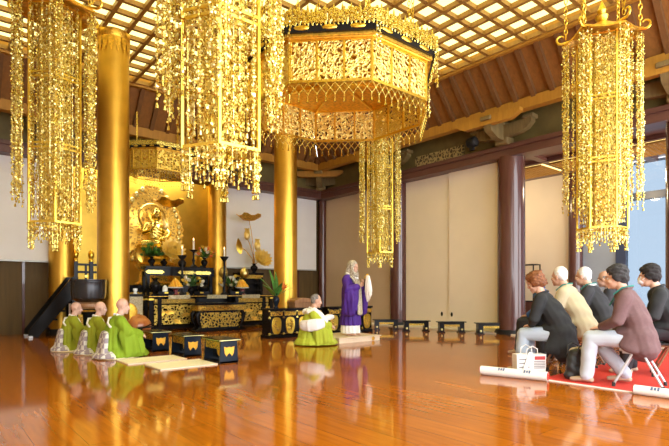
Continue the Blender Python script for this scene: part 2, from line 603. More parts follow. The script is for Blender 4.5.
# coved slope with rafters: right, back and left
def cove(name, prof, along, a0, a1, label):
    """prof: two (offset, z) points, top then bottom; along 'x' or 'y'"""
    (t, tz), (b, bz) = prof
    mb = MB()
    def P(o, a, z): return V((o, a, z)) if along == 'y' else V((a, o, z))
    q = [P(t, a0, tz), P(t, a1[0], tz), P(b, a1[1], bz), P(b, a0, bz)]
    n = (q[1] - q[0]).cross(q[3] - q[0]).normalized() * .05
    if n.z < 0: n = -n
    base = len(mb.v)
    mb.v.extend(q + [p + n for p in q])
    for f in ((0, 1, 2, 3), (7, 6, 5, 4), (0, 4, 5, 1), (1, 5, 6, 2), (2, 6, 7, 3), (3, 7, 4, 0)): mb.face([base + i for i in f])
    struct(mb.build(name + '_board', 'cove_board', smooth=False), label, 'ceiling')
    rb = MB()
    a = a1[0] - .25
    while a > a0:
        p0, p1 = P(t, a, tz), P(b, a, bz)
        nn = n.normalized() * .05
        rb.beam(p0 - nn + (p1 - p0) * .03, p1 - nn, .10, .10, n)
        a -= P_
    # mitred rest
    a = a1[0] + P_ - .25
    while a < a1[1] - .05:
        f = (a - a1[0]) / (a1[1] - a1[0])
        p0 = P(t, a, tz).lerp(P(b, a, bz), f); p1 = P(b, a, bz)
        nn = n.normalized() * .05
        rb.beam(p0 - nn, p1 - nn, .10, .10, n)
        a += P_
    struct(rb.build(name + '_rafters', 'rafter_brown', smooth=False), 'dark rafters on the ' + label, 'rafters')
cove('ceiling_cove_right', ((9.69, 6.32), (10.5, 5.42)), 'y', -2.4, (12.74, 13.5), 'red brown sloping boards above the sliding doors')
cove('ceiling_cove_back', ((12.78, 6.32), (13.5, 5.42)), 'x', -1.4, (9.69, 10.5), 'brown sloping boards above the altar')
cove('ceiling_cove_left', ((.11, 6.32), (-.7, 5.42)), 'y', -2.4, (12.74, 13.5), 'brown sloping boards over the unseen side')
m = MB()
m.span(10.39, 10.61, -2.4, 13.61, 5.19, 5.43)
m.span(-.8, 10.39, 13.39, 13.61, 5.19, 5.43)
m.span(-.81, -.59, -2.4, 13.39, 5.19, 5.43)
struct(m.build('trim_2', 'purlin_wood', smooth=False), 'golden purlin beam under the rafters', 'beam')
m = MB()
m.span(10.61, 11.6, -2.4, 14.6, 5.44, 5.5); m.span(-1.6, 10.61, 13.61, 14.6, 5.44, 5.5); m.span(-1.8, -.81, -2.4, 13.61, 5.44, 5.5)
struct(m.build('soffit', 'transom_board', smooth=False), 'dark boards between purlin and wall', 'ceiling', )
m = MB()
m.span(11.2, 11.4, -2.4, 14.4, 4.60, 5.5); m.span(-1.5, 11.2, 14.2, 14.4, 4.60, 5.5)
struct(m.build('wall_transom', 'transom_board', smooth=False), 'shadowed olive brown boards above the lintel', 'wall')
m = MB()
m.span(10.98, 11.5, -2.4, 14.5, ZL, 4.64); m.span(-1.6, 10.98, 13.98, 14.5, ZL, 4.64)
m.span(10.93, 10.98, -2.4, 13.93, 4.55, 4.66); m.span(-1.6, 10.98, 13.93, 13.98, 4.55, 4.66)
struct(m.build('trim_3', 'beam_brown', smooth=False, bevel=.01), 'dark purple brown lintel beam over the columns', 'beam')

# right wall bays
def panel(name, x0, x1, y0, y1, z0, z1, mt, label, cat='sliding door'):
    mb = MB(); mb.span(x0, x1, y0, y1, z0, z1)
    o = mb.build(name, mt, smooth=False, bevel=.006)
    struct(o, label, cat)
    return o
ys = [6.67, 8.58, 10.49, 12.38, 14.27]
lab = ['cream sliding door just left of the freestanding purple column', 'cream sliding door just right of the middle wall column',
       'sliding door with weaker light put into its colour, just left of the middle wall column', 'sliding door with weaker light put into its colour, next to the dark corner column']
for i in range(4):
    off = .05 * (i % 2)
    o = panel('door_%d' % (i + 1), 11.28 + off, 11.32 + off, ys[i] + .02 - .03 * (i % 2), ys[i + 1] - .02 + .03 * (1 - i % 2), .03, ZL, 'cream_panel' if i < 2 else 'dim_cream_panel', lab[i])
    for yy in ((ys[i] + .28, ys[i + 1] - .16) if i == 1 else (ys[i + 1] - .10,) if i == 0 else (ys[i] + .3,)):
        h = MB(); h.lathe([(.035, 0), (.035, .012), (.022, .014), (.02, .006)], 12, (11.279 + off, yy, .42), M=Matrix.Rotation(R(-90), 3, 'Y'), sx=1.8)
        ho = h.build('door_handle', 'black_iron', o)
m = MB(); m.span(11.42, 11.5, 6.5, 14.5, 0, 4.6)
struct(m.build('wall_right', 'plaster', smooth=False), 'plaster wall behind the sliding doors', 'wall')
m = MB(); m.span(10.92, 11.42, -2.4, 14.2, 0, .035)
struct(m.build('baseboard_right', 'white_sill', smooth=False), 'pale sill strip along the foot of the sliding doors', 'sill')
# back wall
m = MB(); m.span(7.03, 11.5, 14.45, 14.6, 0, 4.6); m.span(-1.6, 2.70, 14.45, 14.6, 0, 4.6)
struct(m.build('wall_back', 'dark_brown_board', smooth=False), 'dark brown boarded back wall', 'wall')
m = MB()
for x in (-.9, .05, 1.0, 1.9, 8.1, 9.2, 10.3): m.span(x - .03, x + .03, 14.42, 14.46, 0, 1.8)
struct(m.build('trim_4', 'column_brown', smooth=False), 'thin dark battens on the back wall', 'trim')
for x0, x1, l in ((-1.5, 2.5, 'large white hanging screen at far left above the dark boards'), (7.25, 11.0, 'large white hanging screen behind the golden lotus stems')):
    t = thing('hanging_screen', l, 'screen', ((x0 + x1) / 2, 14.30, 1.80), 0, 'white screens on the back wall')
    mb = MB(); mb.span(-(x1 - x0) / 2, (x1 - x0) / 2, -.008, .008, .03, 2.56); mb.build('cloth', 'white_screen', t, smooth=False)
    mb = MB(); mb.span(-(x1 - x0) / 2, (x1 - x0) / 2, -.02, .02, 0, .04); mb.build('bottom_bar', 'grey_metal', t, smooth=False, bevel=.004)
m = MB(); m.span(-1.75, -1.5, -2.4, 14.5, 0, 5.5)
struct(m.build('wall_left', 'plaster', smooth=False), 'plaster side wall outside the picture', 'wall')
# alcove
m = MB(); m.span(1.6, 8.2, 16.6, 16.75, 0, 5.5)
struct(m.build('wall_alcove', 'gold_wall', smooth=False), 'gilded wall behind the altar', 'wall')
m = MB(); m.span(1.6, 1.75, 14.6, 16.6, 0, 5.5); m.span(8.05, 8.2, 14.6, 16.6, 0, 5.5)
struct(m.build('wall_alcove_side', 'gold_wall', smooth=False), 'gilded side walls of the altar recess', 'wall')
m = MB(); m.span(1.6, 8.2, 14.4, 16.75, 5.3, 5.45)
struct(m.build('ceiling_alcove', 'beam_brown', smooth=False), 'dark ceiling of the altar recess', 'ceiling')

# columns
def column(name, x, y, r, z1, mt, label, cap=True):
    t = thing(name, label, 'column', (x, y, 0), 0, None, 'structure')
    mb = MB(); mb.lathe([(r, .12), (r * 1.005, 1.5), (r, 3.2), (r * .985, z1)], 48); mb.build('column_shaft', mt, t)
    mb = MB(); mb.lathe([(r * 1.22, 0), (r * 1.22, .05), (r * 1.12, .12)], 40); mb.build('column_base', 'dark_bronze' if 'gold' in name else 'black_iron', t)
    if cap:
        mb = MB()
        for k in range(16):
            a = 2 * PI * k / 16
            d = V((math.cos(a), math.sin(a), 0))
            mb.petal(d * (r * 1.02) + V((0, 0, z1 - .02)), (0, 0, -1), d, .42, r * .21, .02, .006)
        mb.lathe([(r * 1.01, z1 - .16), (r * 1.05, z1 - .14), (r * 1.05, z1)], 40)
        mb.build('column_collar', 'gold_old', t)
column('gold_column', 2.93, 10.50, .298, GZ + .0, 'gold_leaf', 'tall gold column behind the three kneeling monks')
column('gold_column', 6.96, 10.30, .288, GZ + .0, 'gold_leaf', 'gold column rising behind the kneeling monk in lime green')
column('gold_column', 2.70, 14.20, .288, ZL, 'gold_leaf', 'gold column behind the black sloping stair rail', False)
column('gold_column', 7.03, 14.20, .28, ZL, 'gold_leaf', 'gold column between the gilded wall and the white screen', False)
column('brown_column', XR, 6.67, .33, 4.40, 'column_brown', 'thick purple brown column to the left of the seated visitors', False)
column('brown_column', XR + .02, 10.49, .27, 4.40, 'column_brown', 'purple brown wall column right of the standing monk', False)
column('brown_column', XR, YB, .15, 4.40, 'column_brown', 'narrow dark column in the corner behind the standing monk', False)
column('brown_column', XR + .1, 3.02, .33, 4.40, 'column_brown', 'purple brown column at the right edge behind the masked man', False)

# brackets over the columns
def bracket(x, y, inward, label):
    """stepped boat shaped arm on the lintel carrying the purlin; inward: unit vector into the hall"""
    t = thing('roof_bracket', label, 'bracket', (x, y, 4.64), math.atan2(-inward[0], inward[1]), None, 'structure')
    mb = MB(); mb.box((0, .02, .10), (.34, .34, .20)); mb.build('bracket_block', 'bracket_wood', t, bevel=.03)
    mb = MB()
    arm = [(-.80, .30), (-.80, .22), (-.68, .10), (-.5, .03), (-.2, 0), (.2, 0), (.5, .03), (.68, .10), (.80, .22), (.80, .30)]
    mb.prism(arm, -.09, .09, Matrix(((1, 0, 0), (0, 0, 1), (0, 1, 0))), (0, .12, .16))
    mb.build('cross_arm', 'bracket_wood', t)
    mb = MB()
    arm2 = [(-.1, 0), (.45, .04), (.72, .16), (.80, .30), (.80, .42), (-.1, .42)]
    mb.prism(arm2, -.085, .085, Matrix(((0, 0, 1), (1, 0, 0), (0, 1, 0))), (0, 0, .06))
    mb.build('projecting_arm', 'bracket_wood', t)
    mb = MB()
    for q in (-.72, 0, .72): mb.box((q, .12, .50), (.26, .26, .10))
    mb.box((0, .74, .50), (.28, .26, .10))
    mb.build('bearing_blocks', 'bracket_wood', t, bevel=.02)
    mb = MB(); mb.prism([(-.85, .12), (-.62, .0), (.62, 0), (.85, .12), (.85, .2), (-.85, .2)], -.08, .08, Matrix(((1, 0, 0), (0, 0, 1), (0, 1, 0))), (0, .74, .35)); mb.build('purlin_arm', 'purlin_wood', t)
bracket(XR - .28, 6.67, (-1, 0), 'stepped wooden bracket above the thick purple brown column')
bracket(XR - .28, 10.49, (-1, 0), 'stepped wooden bracket above the middle wall column')
bracket(XR - .28, 3.02, (-1, 0), 'stepped wooden bracket at the right edge under the rafters')
bracket(7.03, YB - .28, (0, -1), 'stepped wooden bracket above the gold column by the white screen')
bracket(2.70, YB - .28, (0, -1), 'stepped wooden bracket above the gold column by the stair rail')
bracket(XR - .30, YB - .30, (-.707, -.707), 'diagonal corner bracket behind the gold canopy')
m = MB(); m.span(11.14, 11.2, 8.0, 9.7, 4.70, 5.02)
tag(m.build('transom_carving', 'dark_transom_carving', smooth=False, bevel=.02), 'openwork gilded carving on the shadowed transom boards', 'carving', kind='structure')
m = MB()
bx, by = at(472, 12.6)
t = thing('spotlight', 'black round lamp perched on the lintel by the bracket', 'spotlight', (bx, by, 4.66), imdir(.35, -.7))
mb = MB(); mb.lathe([(.12, 0), (.13, .02), (.13, .2), (.10, .24)], 20, (0, -.1, .2), M=Matrix.Rotation(R(-90), 3, 'X')); mb.build('housing', 'black_iron', t)
mb = MB(); mb.ell((0, .14, .2), (.085, .02, .085)); mb.build('lens', 'black_vinyl', t)
mb = MB(); mb.span(-.05, .05, -.05, .05, 0, .1); mb.build('mount', 'black_iron', t)

# side corridor to the right
m = MB(); m.span(11.5, 15.4, -2.4, 14.6, 4.62, 4.75)
struct(m.build('ceiling_corridor', 'beam_brown', smooth=False), 'dark boarded corridor ceiling', 'ceiling')
m = MB()
for y in [k * 1.9 + .9 for k in range(-1, 7)]:
    m.span(11.5, 15.0, y - .1, y + .1, 4.53, 4.62)
m.span(12.75, 12.9, -2.4, 14.4, 4.52, 4.62); m.span(14.12, 14.27, -2.4, 14.4, 4.52, 4.62)
struct(m.build('trim_5', 'beam_brown', smooth=False), 'beams crossing the corridor ceiling', 'beam')
n = 0
for y in (2.9, 4.75, 6.65):
    t = thing('ceiling_light', ['lattice ceiling light in the corridor just right of the right hanging ornament',
        'lattice ceiling light in the corridor just left of the right hanging ornament',
        'small lattice ceiling light peeping out beside the top of the thick brown column'][n], 'ceiling light', (13.51, y + .95, 4.50), 0, 'lattice lights of the corridor')
    n += 1
    mb = MB(); mb.span(-.58, .58, -.84, .84, .02, .05); mb.build('diffuser', 'corridor_light', t, smooth=False)
    mb = MB()
    for q in range(-5, 6): mb.span(q * .115 - .012, q * .115 + .012, -.84, .84, -.03, .02)
    for q in range(-7, 8): mb.span(-.58, .58, q * .115 - .012, q * .115 + .012, -.03, .02)
    mb.build('lattice', 'lattice_wood', t, smooth=False)
m = MB(); m.span(15.0, 15.15, 6.85, 14.6, 0, 4.62); m.span(11.5, 15.1, 14.4, 14.55, 0, 4.62)
struct(m.build('wall_corridor', 'cream_panel', smooth=False), 'cream wall across the corridor', 'wall')
column('brown_column', 14.9, 6.72, .2, 4.62, 'column_brown', 'dark column across the corridor behind the seated visitors', False)
m = MB(); m.span(14.98, 15.06, 5.6, 6.6, 0, 3.6)
struct(m.build('door_5', 'blue_grey_board', smooth=False), 'blue grey door panel behind the white haired visitors', 'door')
m = MB()
for y in (-1.8, .2, 2.2, 4.1, 5.50): m.span(14.93, 15.1, y - .13, y + .13, 0, 4.62)
m.span(14.95, 15.09, -2.4, 6.6, 3.55, 3.75); m.span(14.95, 15.09, -2.4, 5.6, 0, .5)
struct(m.build('trim_6', 'blue_frame', smooth=False), 'dark blue frame of the corridor windows', 'frame')
for i, (y0, y1) in enumerate(((4.23, 5.37), (2.33, 3.97), (.33, 2.07), (-1.67, .07))):
    mb = MB(); mb.span(15.0, 15.02, y0, y1, .5, 3.55); mb.span(15.0, 15.02, y0, y1, 3.75, 4.6)
    struct(mb.build('window_%d' % (i + 1), 'window_glass', smooth=False), ['tall pale blue window beside the masked man', 'second corridor window, hidden by the edge column', 'third corridor window outside the picture', 'last corridor window outside the picture'][i], 'window')
m = MB(); m.span(15.0, 15.08, 5.6, 6.6, 3.75, 4.62)
struct(m.build('wall_over_door', 'blue_grey_board', smooth=False), 'panel above the blue grey door', 'wall')

# ------------------------------------------------------------------ hanging gold ornaments
def strand_mesh(name, ln, seed, pitch=.030, size=.019, bell=True, mt='gold_bright'):
    rnd = random.Random(seed)
    mb = MB()
    z = 0
    k = 0
    while z > -ln + .06:
        a = rnd.random() * PI; tl = rnd.uniform(-.5, .5)
        M = Matrix.Rotation(a, 3, 'Z') @ Matrix.Rotation(tl, 3, 'X')
        s_ = size * rnd.uniform(.75, 1.25)
        off = V((rnd.uniform(-1, 1), rnd.uniform(-1, 1), 0)) * size * .7
        if k % 5 == 4:
            mb.lathe([(.0005, .9 * s_), (s_ * .7, .4 * s_), (s_ * .7, -.3 * s_), (.0005, -.9 * s_)], 6, (off.x, off.y, z), M=M)
        else:
            mb.cur = 1 if rnd.random() < .45 else 0
            b = len(mb.v)
            for p in ((.9, 0, 0), (0, .35, 0), (-.9, 0, 0), (0, -.35, 0), (0, 0, .95), (0, 0, -.95)):
                mb.v.append(M @ (V(p) * s_) + V((0, 0, z)) + off)
            for f in ((0, 1, 4), (1, 2, 4), (2, 3, 4), (3, 0, 4), (1, 0, 5), (2, 1, 5), (3, 2, 5), (0, 3, 5)): mb.face([b + i for i in f])
        z -= pitch * rnd.uniform(.75, 1.1)
        k += 1
    mb.tube([(0, 0, 0), (0, 0, -ln + .05)], .0025, 3)
    if bell:
        mb.lathe([(size * .75, 0), (size * .65, .015), (size * .5, .035), (.002, .045)], 8, (0, 0, -ln))
    return mb.mesh(name, [mt, 'gold_pale'], False)
def chain_mesh(name, ln, lk=.07):
    mb = MB()
    z = 0
    k = 0
    while z < ln:
        pts = []
        for i in range(9):
            a = 2 * PI * i / 8
            q = math.sin(a) * lk * .28
            pts.append((q, 0, z + lk * .5 + math.cos(a) * lk * .62) if k % 2 else (0, q, z + lk * .5 + math.cos(a) * lk * .62))
        mb.tube(pts, lk * .09, 4, False)
        z += lk; k += 1
    return mb.mesh(name, 'gold_plain')

LONG = [strand_mesh('strand_long', l, s) for l, s in ((2.72, 1), (2.55, 2), (2.40, 3), (2.63, 4))]
LONG2 = [strand_mesh('strand_inner', 2.9, s, size=.018, pitch=.028) for s in (5, 6, 7)]
SHORT = [strand_mesh('strand_short', l, s, size=.019, pitch=.027) for l, s in ((.16, 8), (.23, 9), (.19, 10), (.33, 11))]

def hexpt(r, k, rot=0.0): return V((r * math.cos(rot + k * PI / 3), r * math.sin(rot + k * PI / 3), 0))
def dohan(x, y, ztop, rot, label, seed, zbot=1.98):
    rnd = random.Random(seed)
    t = thing('hanging_ornament', label, 'hanging ornament', (x, y, zbot), rot, 'four gold hanging ornaments')
    Hh = ztop - zbot
    LZ = (1, 1, Hh / 3.0)
    RO, RI = .56, .345
    # roof: shallow six sided hood with upturned eaves
    mb = MB()
    seg = 24
    def rr(a):
        q = (a % (PI / 3)) - PI / 6
        return 1 / math.cos(q) * math.cos(PI / 6)
    rows = []
    for fr, z in ((.04, .30), (.18, .26), (.45, .16), (.75, .07), (1.0, .02), (1.0, -.01), (.75, .03), (.4, .07), (.04, .10)):
        rows.append([])
        for k in range(seg):
            a = 2 * PI * k / seg
            lift = .07 * max(0, math.cos(3 * a) ) ** 3 * fr ** 3
            rows[-1].append(len(mb.v))
            mb.v.append(V((RO * .98 * fr * rr(a - 0) * math.cos(a), RO * .98 * fr * rr(a) * math.sin(a), Hh + z + lift)))
    for i in range(len(rows) - 1):
        for k in range(seg): mb.face([rows[i][k], rows[i + 1][k], rows[i + 1][(k + 1) % seg], rows[i][(k + 1) % seg]])
    mb.face(rows[0]); mb.face(rows[-1][::-1])
    mb.build('roof', 'gold_old', t)
    mb = MB(); mb.lathe([(.05, .28), (.09, .32), (.10, .36), (.05, .40), (.07, .45), (.04, .52), (.004, .60)], 14, (0, 0, Hh)); mb.build('finial', 'gold_plain', t)
    hk = MB()
    pts = []
    for i in range(9):
        a = R(-90 + i * 30)
        pts.append((RO * .93 + .05 + .075 * math.cos(a) * (1 - i * .05), 0, Hh + .13 + .075 * math.sin(a) * (1 - i * .05)))
    hk.tube([(RO * .72, 0, Hh + .08)] + pts, [.02] + [.02 - .0012 * i for i in range(9)], 7)
    hm = hk.mesh('curled_hook', 'gold_plain')
    cm = chain_mesh('chain', 6.25 - ztop - .12, .08)
    for k in range(6):
        inst(hm, 'curled_hook', t, (0, 0, 0), k * PI / 3)
        p = hexpt(RO * .90, k)
        inst(cm, 'chain', t, (p.x, p.y, Hh + .12), k)
    # inner six sided cage: bars, bands and pierced sheets
    fr = MB()
    for k in range(6):
        p, q = hexpt(RI, k), hexpt(RI, k + 1)
        fr.span(p.x - .011, p.x + .011, p.y - .011, p.y + .011, 0, Hh)
        for z in (.012, Hh * .34, Hh * .36, Hh * .66, Hh * .68, Hh - .02):
            fr.beam((p.x, p.y, z), (q.x, q.y, z), .014, .024)
    fr.build('cage_frame', 'gold_plain', t, smooth=False)
    pm = MB()
    p, q = hexpt(RI * .62, 0), hexpt(RI * .62, 1)
    pm.beam(((p.x + q.x) / 2, (p.y + q.y) / 2, 0.01), ((p.x + q.x) / 2, (p.y + q.y) / 2, Hh), (p - q).length * .98, .006, (math.cos(PI / 6), math.sin(PI / 6), 0))
    pme = pm.mesh('pierced_panel', 'filigree', False)
    for k in range(6): inst(pme, 'pierced_panel', t, (0, 0, 0), k * PI / 3)
    # strands: clusters under the corners, others along the eaves, an inner ring close to the cage
    n = 0
    for k in range(6):
        for dr, da in ((.97, 0), (.93, .11), (.93, -.11), (.84, .07), (.84, -.08), (.89, .0), (.86, .17)):
            p = hexpt(RO * dr, k, da)
            inst(LONG[n % 4], 'strand', t, (p.x, p.y, Hh + .02 - .05 * rnd.random()), rnd.random() * 6, LZ); n += 1
        for f, rr_ in ((.36, .88), (.64, .84)):
            p = hexpt(RO * rr_, k).lerp(hexpt(RO * rr_, k + 1), f)
            inst(LONG[n % 4], 'strand', t, (p.x, p.y, Hh + .0 - .08 * rnd.random()), rnd.random() * 6, LZ); n += 1
        for f in (.0, .2, .4, .6, .8):
            p = hexpt(RI * .86, k).lerp(hexpt(RI * .86, k + 1), f)
            inst(LONG2[n % 3], 'strand', t, (p.x, p.y, Hh), rnd.random() * 6, LZ); n += 1
        for f in (.02, .09, .2, .32, .43, .55, .66, .78, .9, .97):
            p = hexpt(RI * rnd.uniform(.88, 1.04), k).lerp(hexpt(RI, k + 1), f)
            inst(SHORT[n % 3] if .1 < f < .9 else SHORT[3], 'fringe', t, (p.x, p.y, .0), rnd.random() * 6); n += 1
    return t
dx, dy = at(222, 4.12); dohan(dx, dy, 5.22, R(0), 'gold hanging ornament nearest the viewer, upper part cut off by the frame', 1, 2.22)
dx, dy = at(55, 6.7); dohan(dx, dy, 4.86, R(20), 'gold hanging ornament at far left in front of the gold column', 2)
dx, dy = at(602, 7.6); dohan(dx, dy, 4.94, R(55), 'gold hanging ornament above the seated visitors', 3, 2.03)
dx, dy = at(380, 11.9); dohan(dx, dy, 5.02, R(45), 'gold hanging ornament below and behind the big canopy', 4)

def canopy(x, y, zb, Rc, hgt, label, mt, zc, lod=1):
    t = thing('altar_canopy', label, 'canopy', (x, y, zb), 0)
    def op(r, k, z=0.0):
        a = PI / 8 + k * PI / 4
        return V((r * math.cos(a), r * math.sin(a), z))
    s_ = Rc / 1.38
    side = (op(Rc, 0) - op(Rc, 1)).length
    # one side built on the face whose outward direction is +Y, then turned
    ap = Rc * math.cos(PI / 8)
    h = side / 2
    fr = MB()
    nb = 3
    for i in range(nb + 1):
        xx = -h + i * side / nb
        fr.span(xx - .014 * s_, xx + .014 * s_, ap - .018 * s_, ap + .018 * s_, 0, hgt)
    fr.span(-h, h, ap - .02 * s_, ap + .02 * s_, 0, .035 * s_); fr.span(-h, h, ap - .02 * s_, ap + .02 * s_, hgt - .03 * s_, hgt)
    fme = fr.mesh('side_frame', 'gold_plain', False)
    pn = MB()
    for i in range(nb):
        xx = -h + i * side / nb
        pn.span(xx + .014 * s_, xx + side / nb - .014 * s_, ap - .006 * s_, ap + .006 * s_, .035 * s_, hgt - .03 * s_)
    pme = pn.mesh('pierced_panel', mt, False)
    # net of diamonds with pendants along the lower edge
    nt = MB()
    nd = 9
    wd = side / nd
    def rod(a, b, r=.0055 * s_): nt.beam(a, b, r * 2, r * 2, (0, 1, 0))
    y0 = ap + .01 * s_
    dz = wd * .62
    for i in range(nd):
        xa = -h + i * wd
        for r_ in range(2):
            z0 = -r_ * dz * 2
            if r_ == 0:
                rod((xa, y0, 0), (xa + wd / 2, y0, -dz)); rod((xa + wd, y0, 0), (xa + wd / 2, y0, -dz))
                rod((xa + wd / 2, y0, -dz), (xa, y0, -2 * dz)); rod((xa + wd / 2, y0, -dz), (xa + wd, y0, -2 * dz))
        for q, ln in ((xa, dz * 1.2), ):
            rod((q, y0, -2 * dz), (q, y0, -2 * dz - ln))
            nt.lathe([(.018 * s_, 0), (.014 * s_, .02 * s_), (.002, .05 * s_)], 6, (q, y0, -2 * dz - ln - .02 * s_))
            nt.ell((q, y0, -2 * dz), (.012 * s_, .012 * s_, .012 * s_), seg=6, rings=4)
        nt.ell((xa + wd / 2, y0, -dz), (.013 * s_,) * 3, seg=6, rings=4)
    nme = nt.mesh('net_fringe', 'gold_bright', False)
    # crest of cloud and palmette leaves standing on the cornice
    cr = MB()
    rnd = random.Random(5)
    apo = ap + .12 * s_
    ho = apo * math.tan(PI / 8)
    npal = 21
    for i in range(npal):
        xx = -ho + (i + .5) * 2 * ho / npal
        hh = zc * (.75 + .25 * (i % 2))
        cr.petal((xx, apo - .01, hgt + .12 * s_), (0, .28, 1), (0, -1, .3), hh, ho / npal * 1.0, .15, .012 * s_, 5)
        for q in range(9):
            cr.ell((xx + rnd.uniform(-.05, .05) * s_, apo + rnd.uniform(.0, .05) * s_, hgt + (.14 + rnd.uniform(0, .17)) * s_), (.021 * s_, .018 * s_, .021 * s_), seg=6, rings=4)
    cme = cr.mesh('crest', 'gold_bright')
    # dark cornice with gilt medallions
    co = MB()
    co.cur = 0
    co.span(-ho, ho, apo - .06 * s_, apo, hgt + .04 * s_, hgt + .15 * s_)
    co.cur = 1
    co.span(-ho, ho, apo - .10 * s_, apo - .04 * s_, hgt, hgt + .045 * s_)
    co.cur = 2
    for q in (-.62, 0, .62):
        co.ell((q * ho, apo, hgt + .095 * s_), (.10 * s_, .012 * s_, .034 * s_), seg=10, rings=6)
    come = co.mesh('cornice', ['black_lacquer', 'gold_old', 'gold_plain'])
    for k in range(8):
        a = k * PI / 4
        f = inst(fme, 'side_frame', t, (0, 0, 0), a)
        inst(pme, 'pierced_panel', f, (0, 0, 0), 0)
        inst(nme, 'net_fringe', t, (0, 0, 0), a)
        c = inst(come, 'cornice', t, (0, 0, 0), a)
        inst(cme, 'crest', c, (0, 0, 0), 0)
    # ceiling of the canopy with radiating ribs
    pl = MB()
    pl.lathe([(.001, hgt * .98), (Rc * 1.04, hgt * .98), (Rc * 1.06, hgt * 1.06), (Rc * .4, hgt * 1.06 + .3 * s_), (.12 * s_, hgt * 1.06 + .42 * s_), (.001, hgt * 1.06 + .46 * s_)], 8, rot0=PI / 8)
    pl.build('canopy_ceiling', 'gold_old', t, smooth=False)
    rb = MB()
    for k in range(8): rb.beam(op(.15 * s_, k, hgt * .95), op(Rc, k, hgt * .95), .03 * s_, .03 * s_)
    rb.lathe([(.30 * s_, hgt * .93), (.30 * s_, hgt * .97)], 16)
    rb.build('ceiling_ribs', 'gold_plain', t, smooth=False)
    if lod:
        sm = [strand_mesh('corner_strand', l, 40 + l, size=.02, pitch=.036) for l in (.62, .5)]
        cm = chain_mesh('chain', 6.25 - zb - hgt - .1, .07)
        for k in range(8):
            p = op(Rc + .17, k)
            inst(sm[0], 'corner_strand', t, (p.x, p.y, hgt + .22), k)
            p = op(Rc + .12, k + .06); inst(sm[1], 'corner_strand', t, (p.x, p.y, hgt + .2), k + 1)
            p = op(Rc * .86, k); inst(cm, 'chain', t, (p.x, p.y, hgt + .1), k)
    else:
        cm = chain_mesh('chain', .9, .07)
        for k in range(0, 8, 2):
            p = op(Rc * .86, k); inst(cm, 'chain', t, (p.x, p.y, hgt + .05), k)
    return t
canopy(4.92, 5.82, 3.77, 1.38, .56, 'large octagonal gold canopy hanging under the lattice ceiling', 'filigree_fine', .25)
canopy(4.75, 13.0, 4.12, .80, .50, 'small octagonal gold canopy over the gilded statue', 'filigree_small', .14, 0)
# ------------------------------------------------------------------ altar
rnd = random.Random(77)
# dais with railing
t = thing('altar_dais', 'black and gold altar platform in the gilded recess', 'platform', (4.9, 14.35, 0))
mb = MB(); mb.span(-1.88, 1.82, .05, 2.2, 0, 1.12); mb.build('platform_body', 'black_lacquer', t, smooth=False)
mb = MB(); mb.span(-1.9, 1.84, 0, 2.2, 1.12, 1.24); mb.build('platform_top', 'black_lacquer', t, smooth=False, bevel=.01)
for z0, z1 in ((.12, .52), (.62, 1.04)):
    for k in range(6):
        mb = MB(); mb.span(-1.8 + k * .6, -1.26 + k * .6, .02, .05, z0, z1); mb.build('carved_panel', 'carved_gold', t, smooth=False, bevel=.006)
def railing(x0, x1, y, z, label):
    t = thing('altar_railing', label, 'railing', ((x0 + x1) / 2, y, z))
    L_ = (x1 - x0) / 2
    for xx in (-L_ + .06, -L_ + .44, L_ - .06):
        mb = MB(); mb.span(xx - .05, xx + .05, -.05, .05, 0, .62); mb.build('post', 'black_lacquer', t, bevel=.006)
        mb = MB(); mb.lathe([(.055, .62), (.062, .66), (.05, .69), (.045, .70), (.07, .76), (.075, .82), (.06, .88), (.02, .92), (.002, .96)], 16, (xx, 0, 0)); mb.build('onion_finial', 'gold_plain', t)
    for zz in (.12, .34, .54):
        mb = MB(); mb.span(-L_, L_, -.03, .03, zz - .03, zz + .03); mb.build('rail', 'black_lacquer', t, bevel=.006)
    n = max(2, int(L_ * 2 / .28))
    for k in range(1, n):
        mb = MB(); mb.span(-L_ + k * 2 * L_ / n - .025, -L_ + k * 2 * L_ / n + .025, -.025, .025, 0, .52); mb.build('baluster', 'black_lacquer', t, smooth=False)
        mb = MB(); mb.span(-L_ + k * 2 * L_ / n - .03, -L_ + k * 2 * L_ / n + .03, -.032, .032, .20, .26); mb.build('gilt_fitting', 'gold_plain', t, smooth=False)
railing(3.02, 3.95, 14.45, 1.24, 'black altar railing with gold onion finials left of the tall gold column')
railing(5.95, 6.70, 14.45, 1.24, 'black altar railing with gold onion finials right of the statue')
# stair with sloping stringers in front of the left columns
t = thing('altar_stair', 'black stair with sloping rail at far left', 'stair', (1.85, 13.15, 0))
for y in (0, .62):
    mb = MB()
    mb.prism([(-.02, 0), (.16, 0), (1.0, 1.05), (1.0, 1.40), (.86, 1.40), (-.02, .16)], -.05, .05, Matrix(((1, 0, 0), (0, 0, 1), (0, 1, 0))), (0, y, 0))
    mb.build('sloping_rail', 'black_lacquer', t, bevel=.006)
    mb = MB(); mb.span(.86, 1.0, y - .07, y + .07, 0, 1.42); mb.build('newel_post', 'black_lacquer', t, bevel=.006)
    mb = MB(); mb.span(-.025, .06, y - .052, y + .052, .0, .05); mb.build('metal_shoe', 'steel', t, bevel=.004)
for k in range(5):
    mb = MB(); mb.span(.18 + k * .165, .42 + k * .165, .06, .56, .18 + k * .2, .215 + k * .2); mb.build('tread', 'black_lacquer', t, smooth=False)
for y in (.16, .31, .46):
    mb = MB(); mb.span(.90, .94, y - .02, y + .02, 0, 1.2); mb.build('bar', 'pale_wood', t, smooth=False)

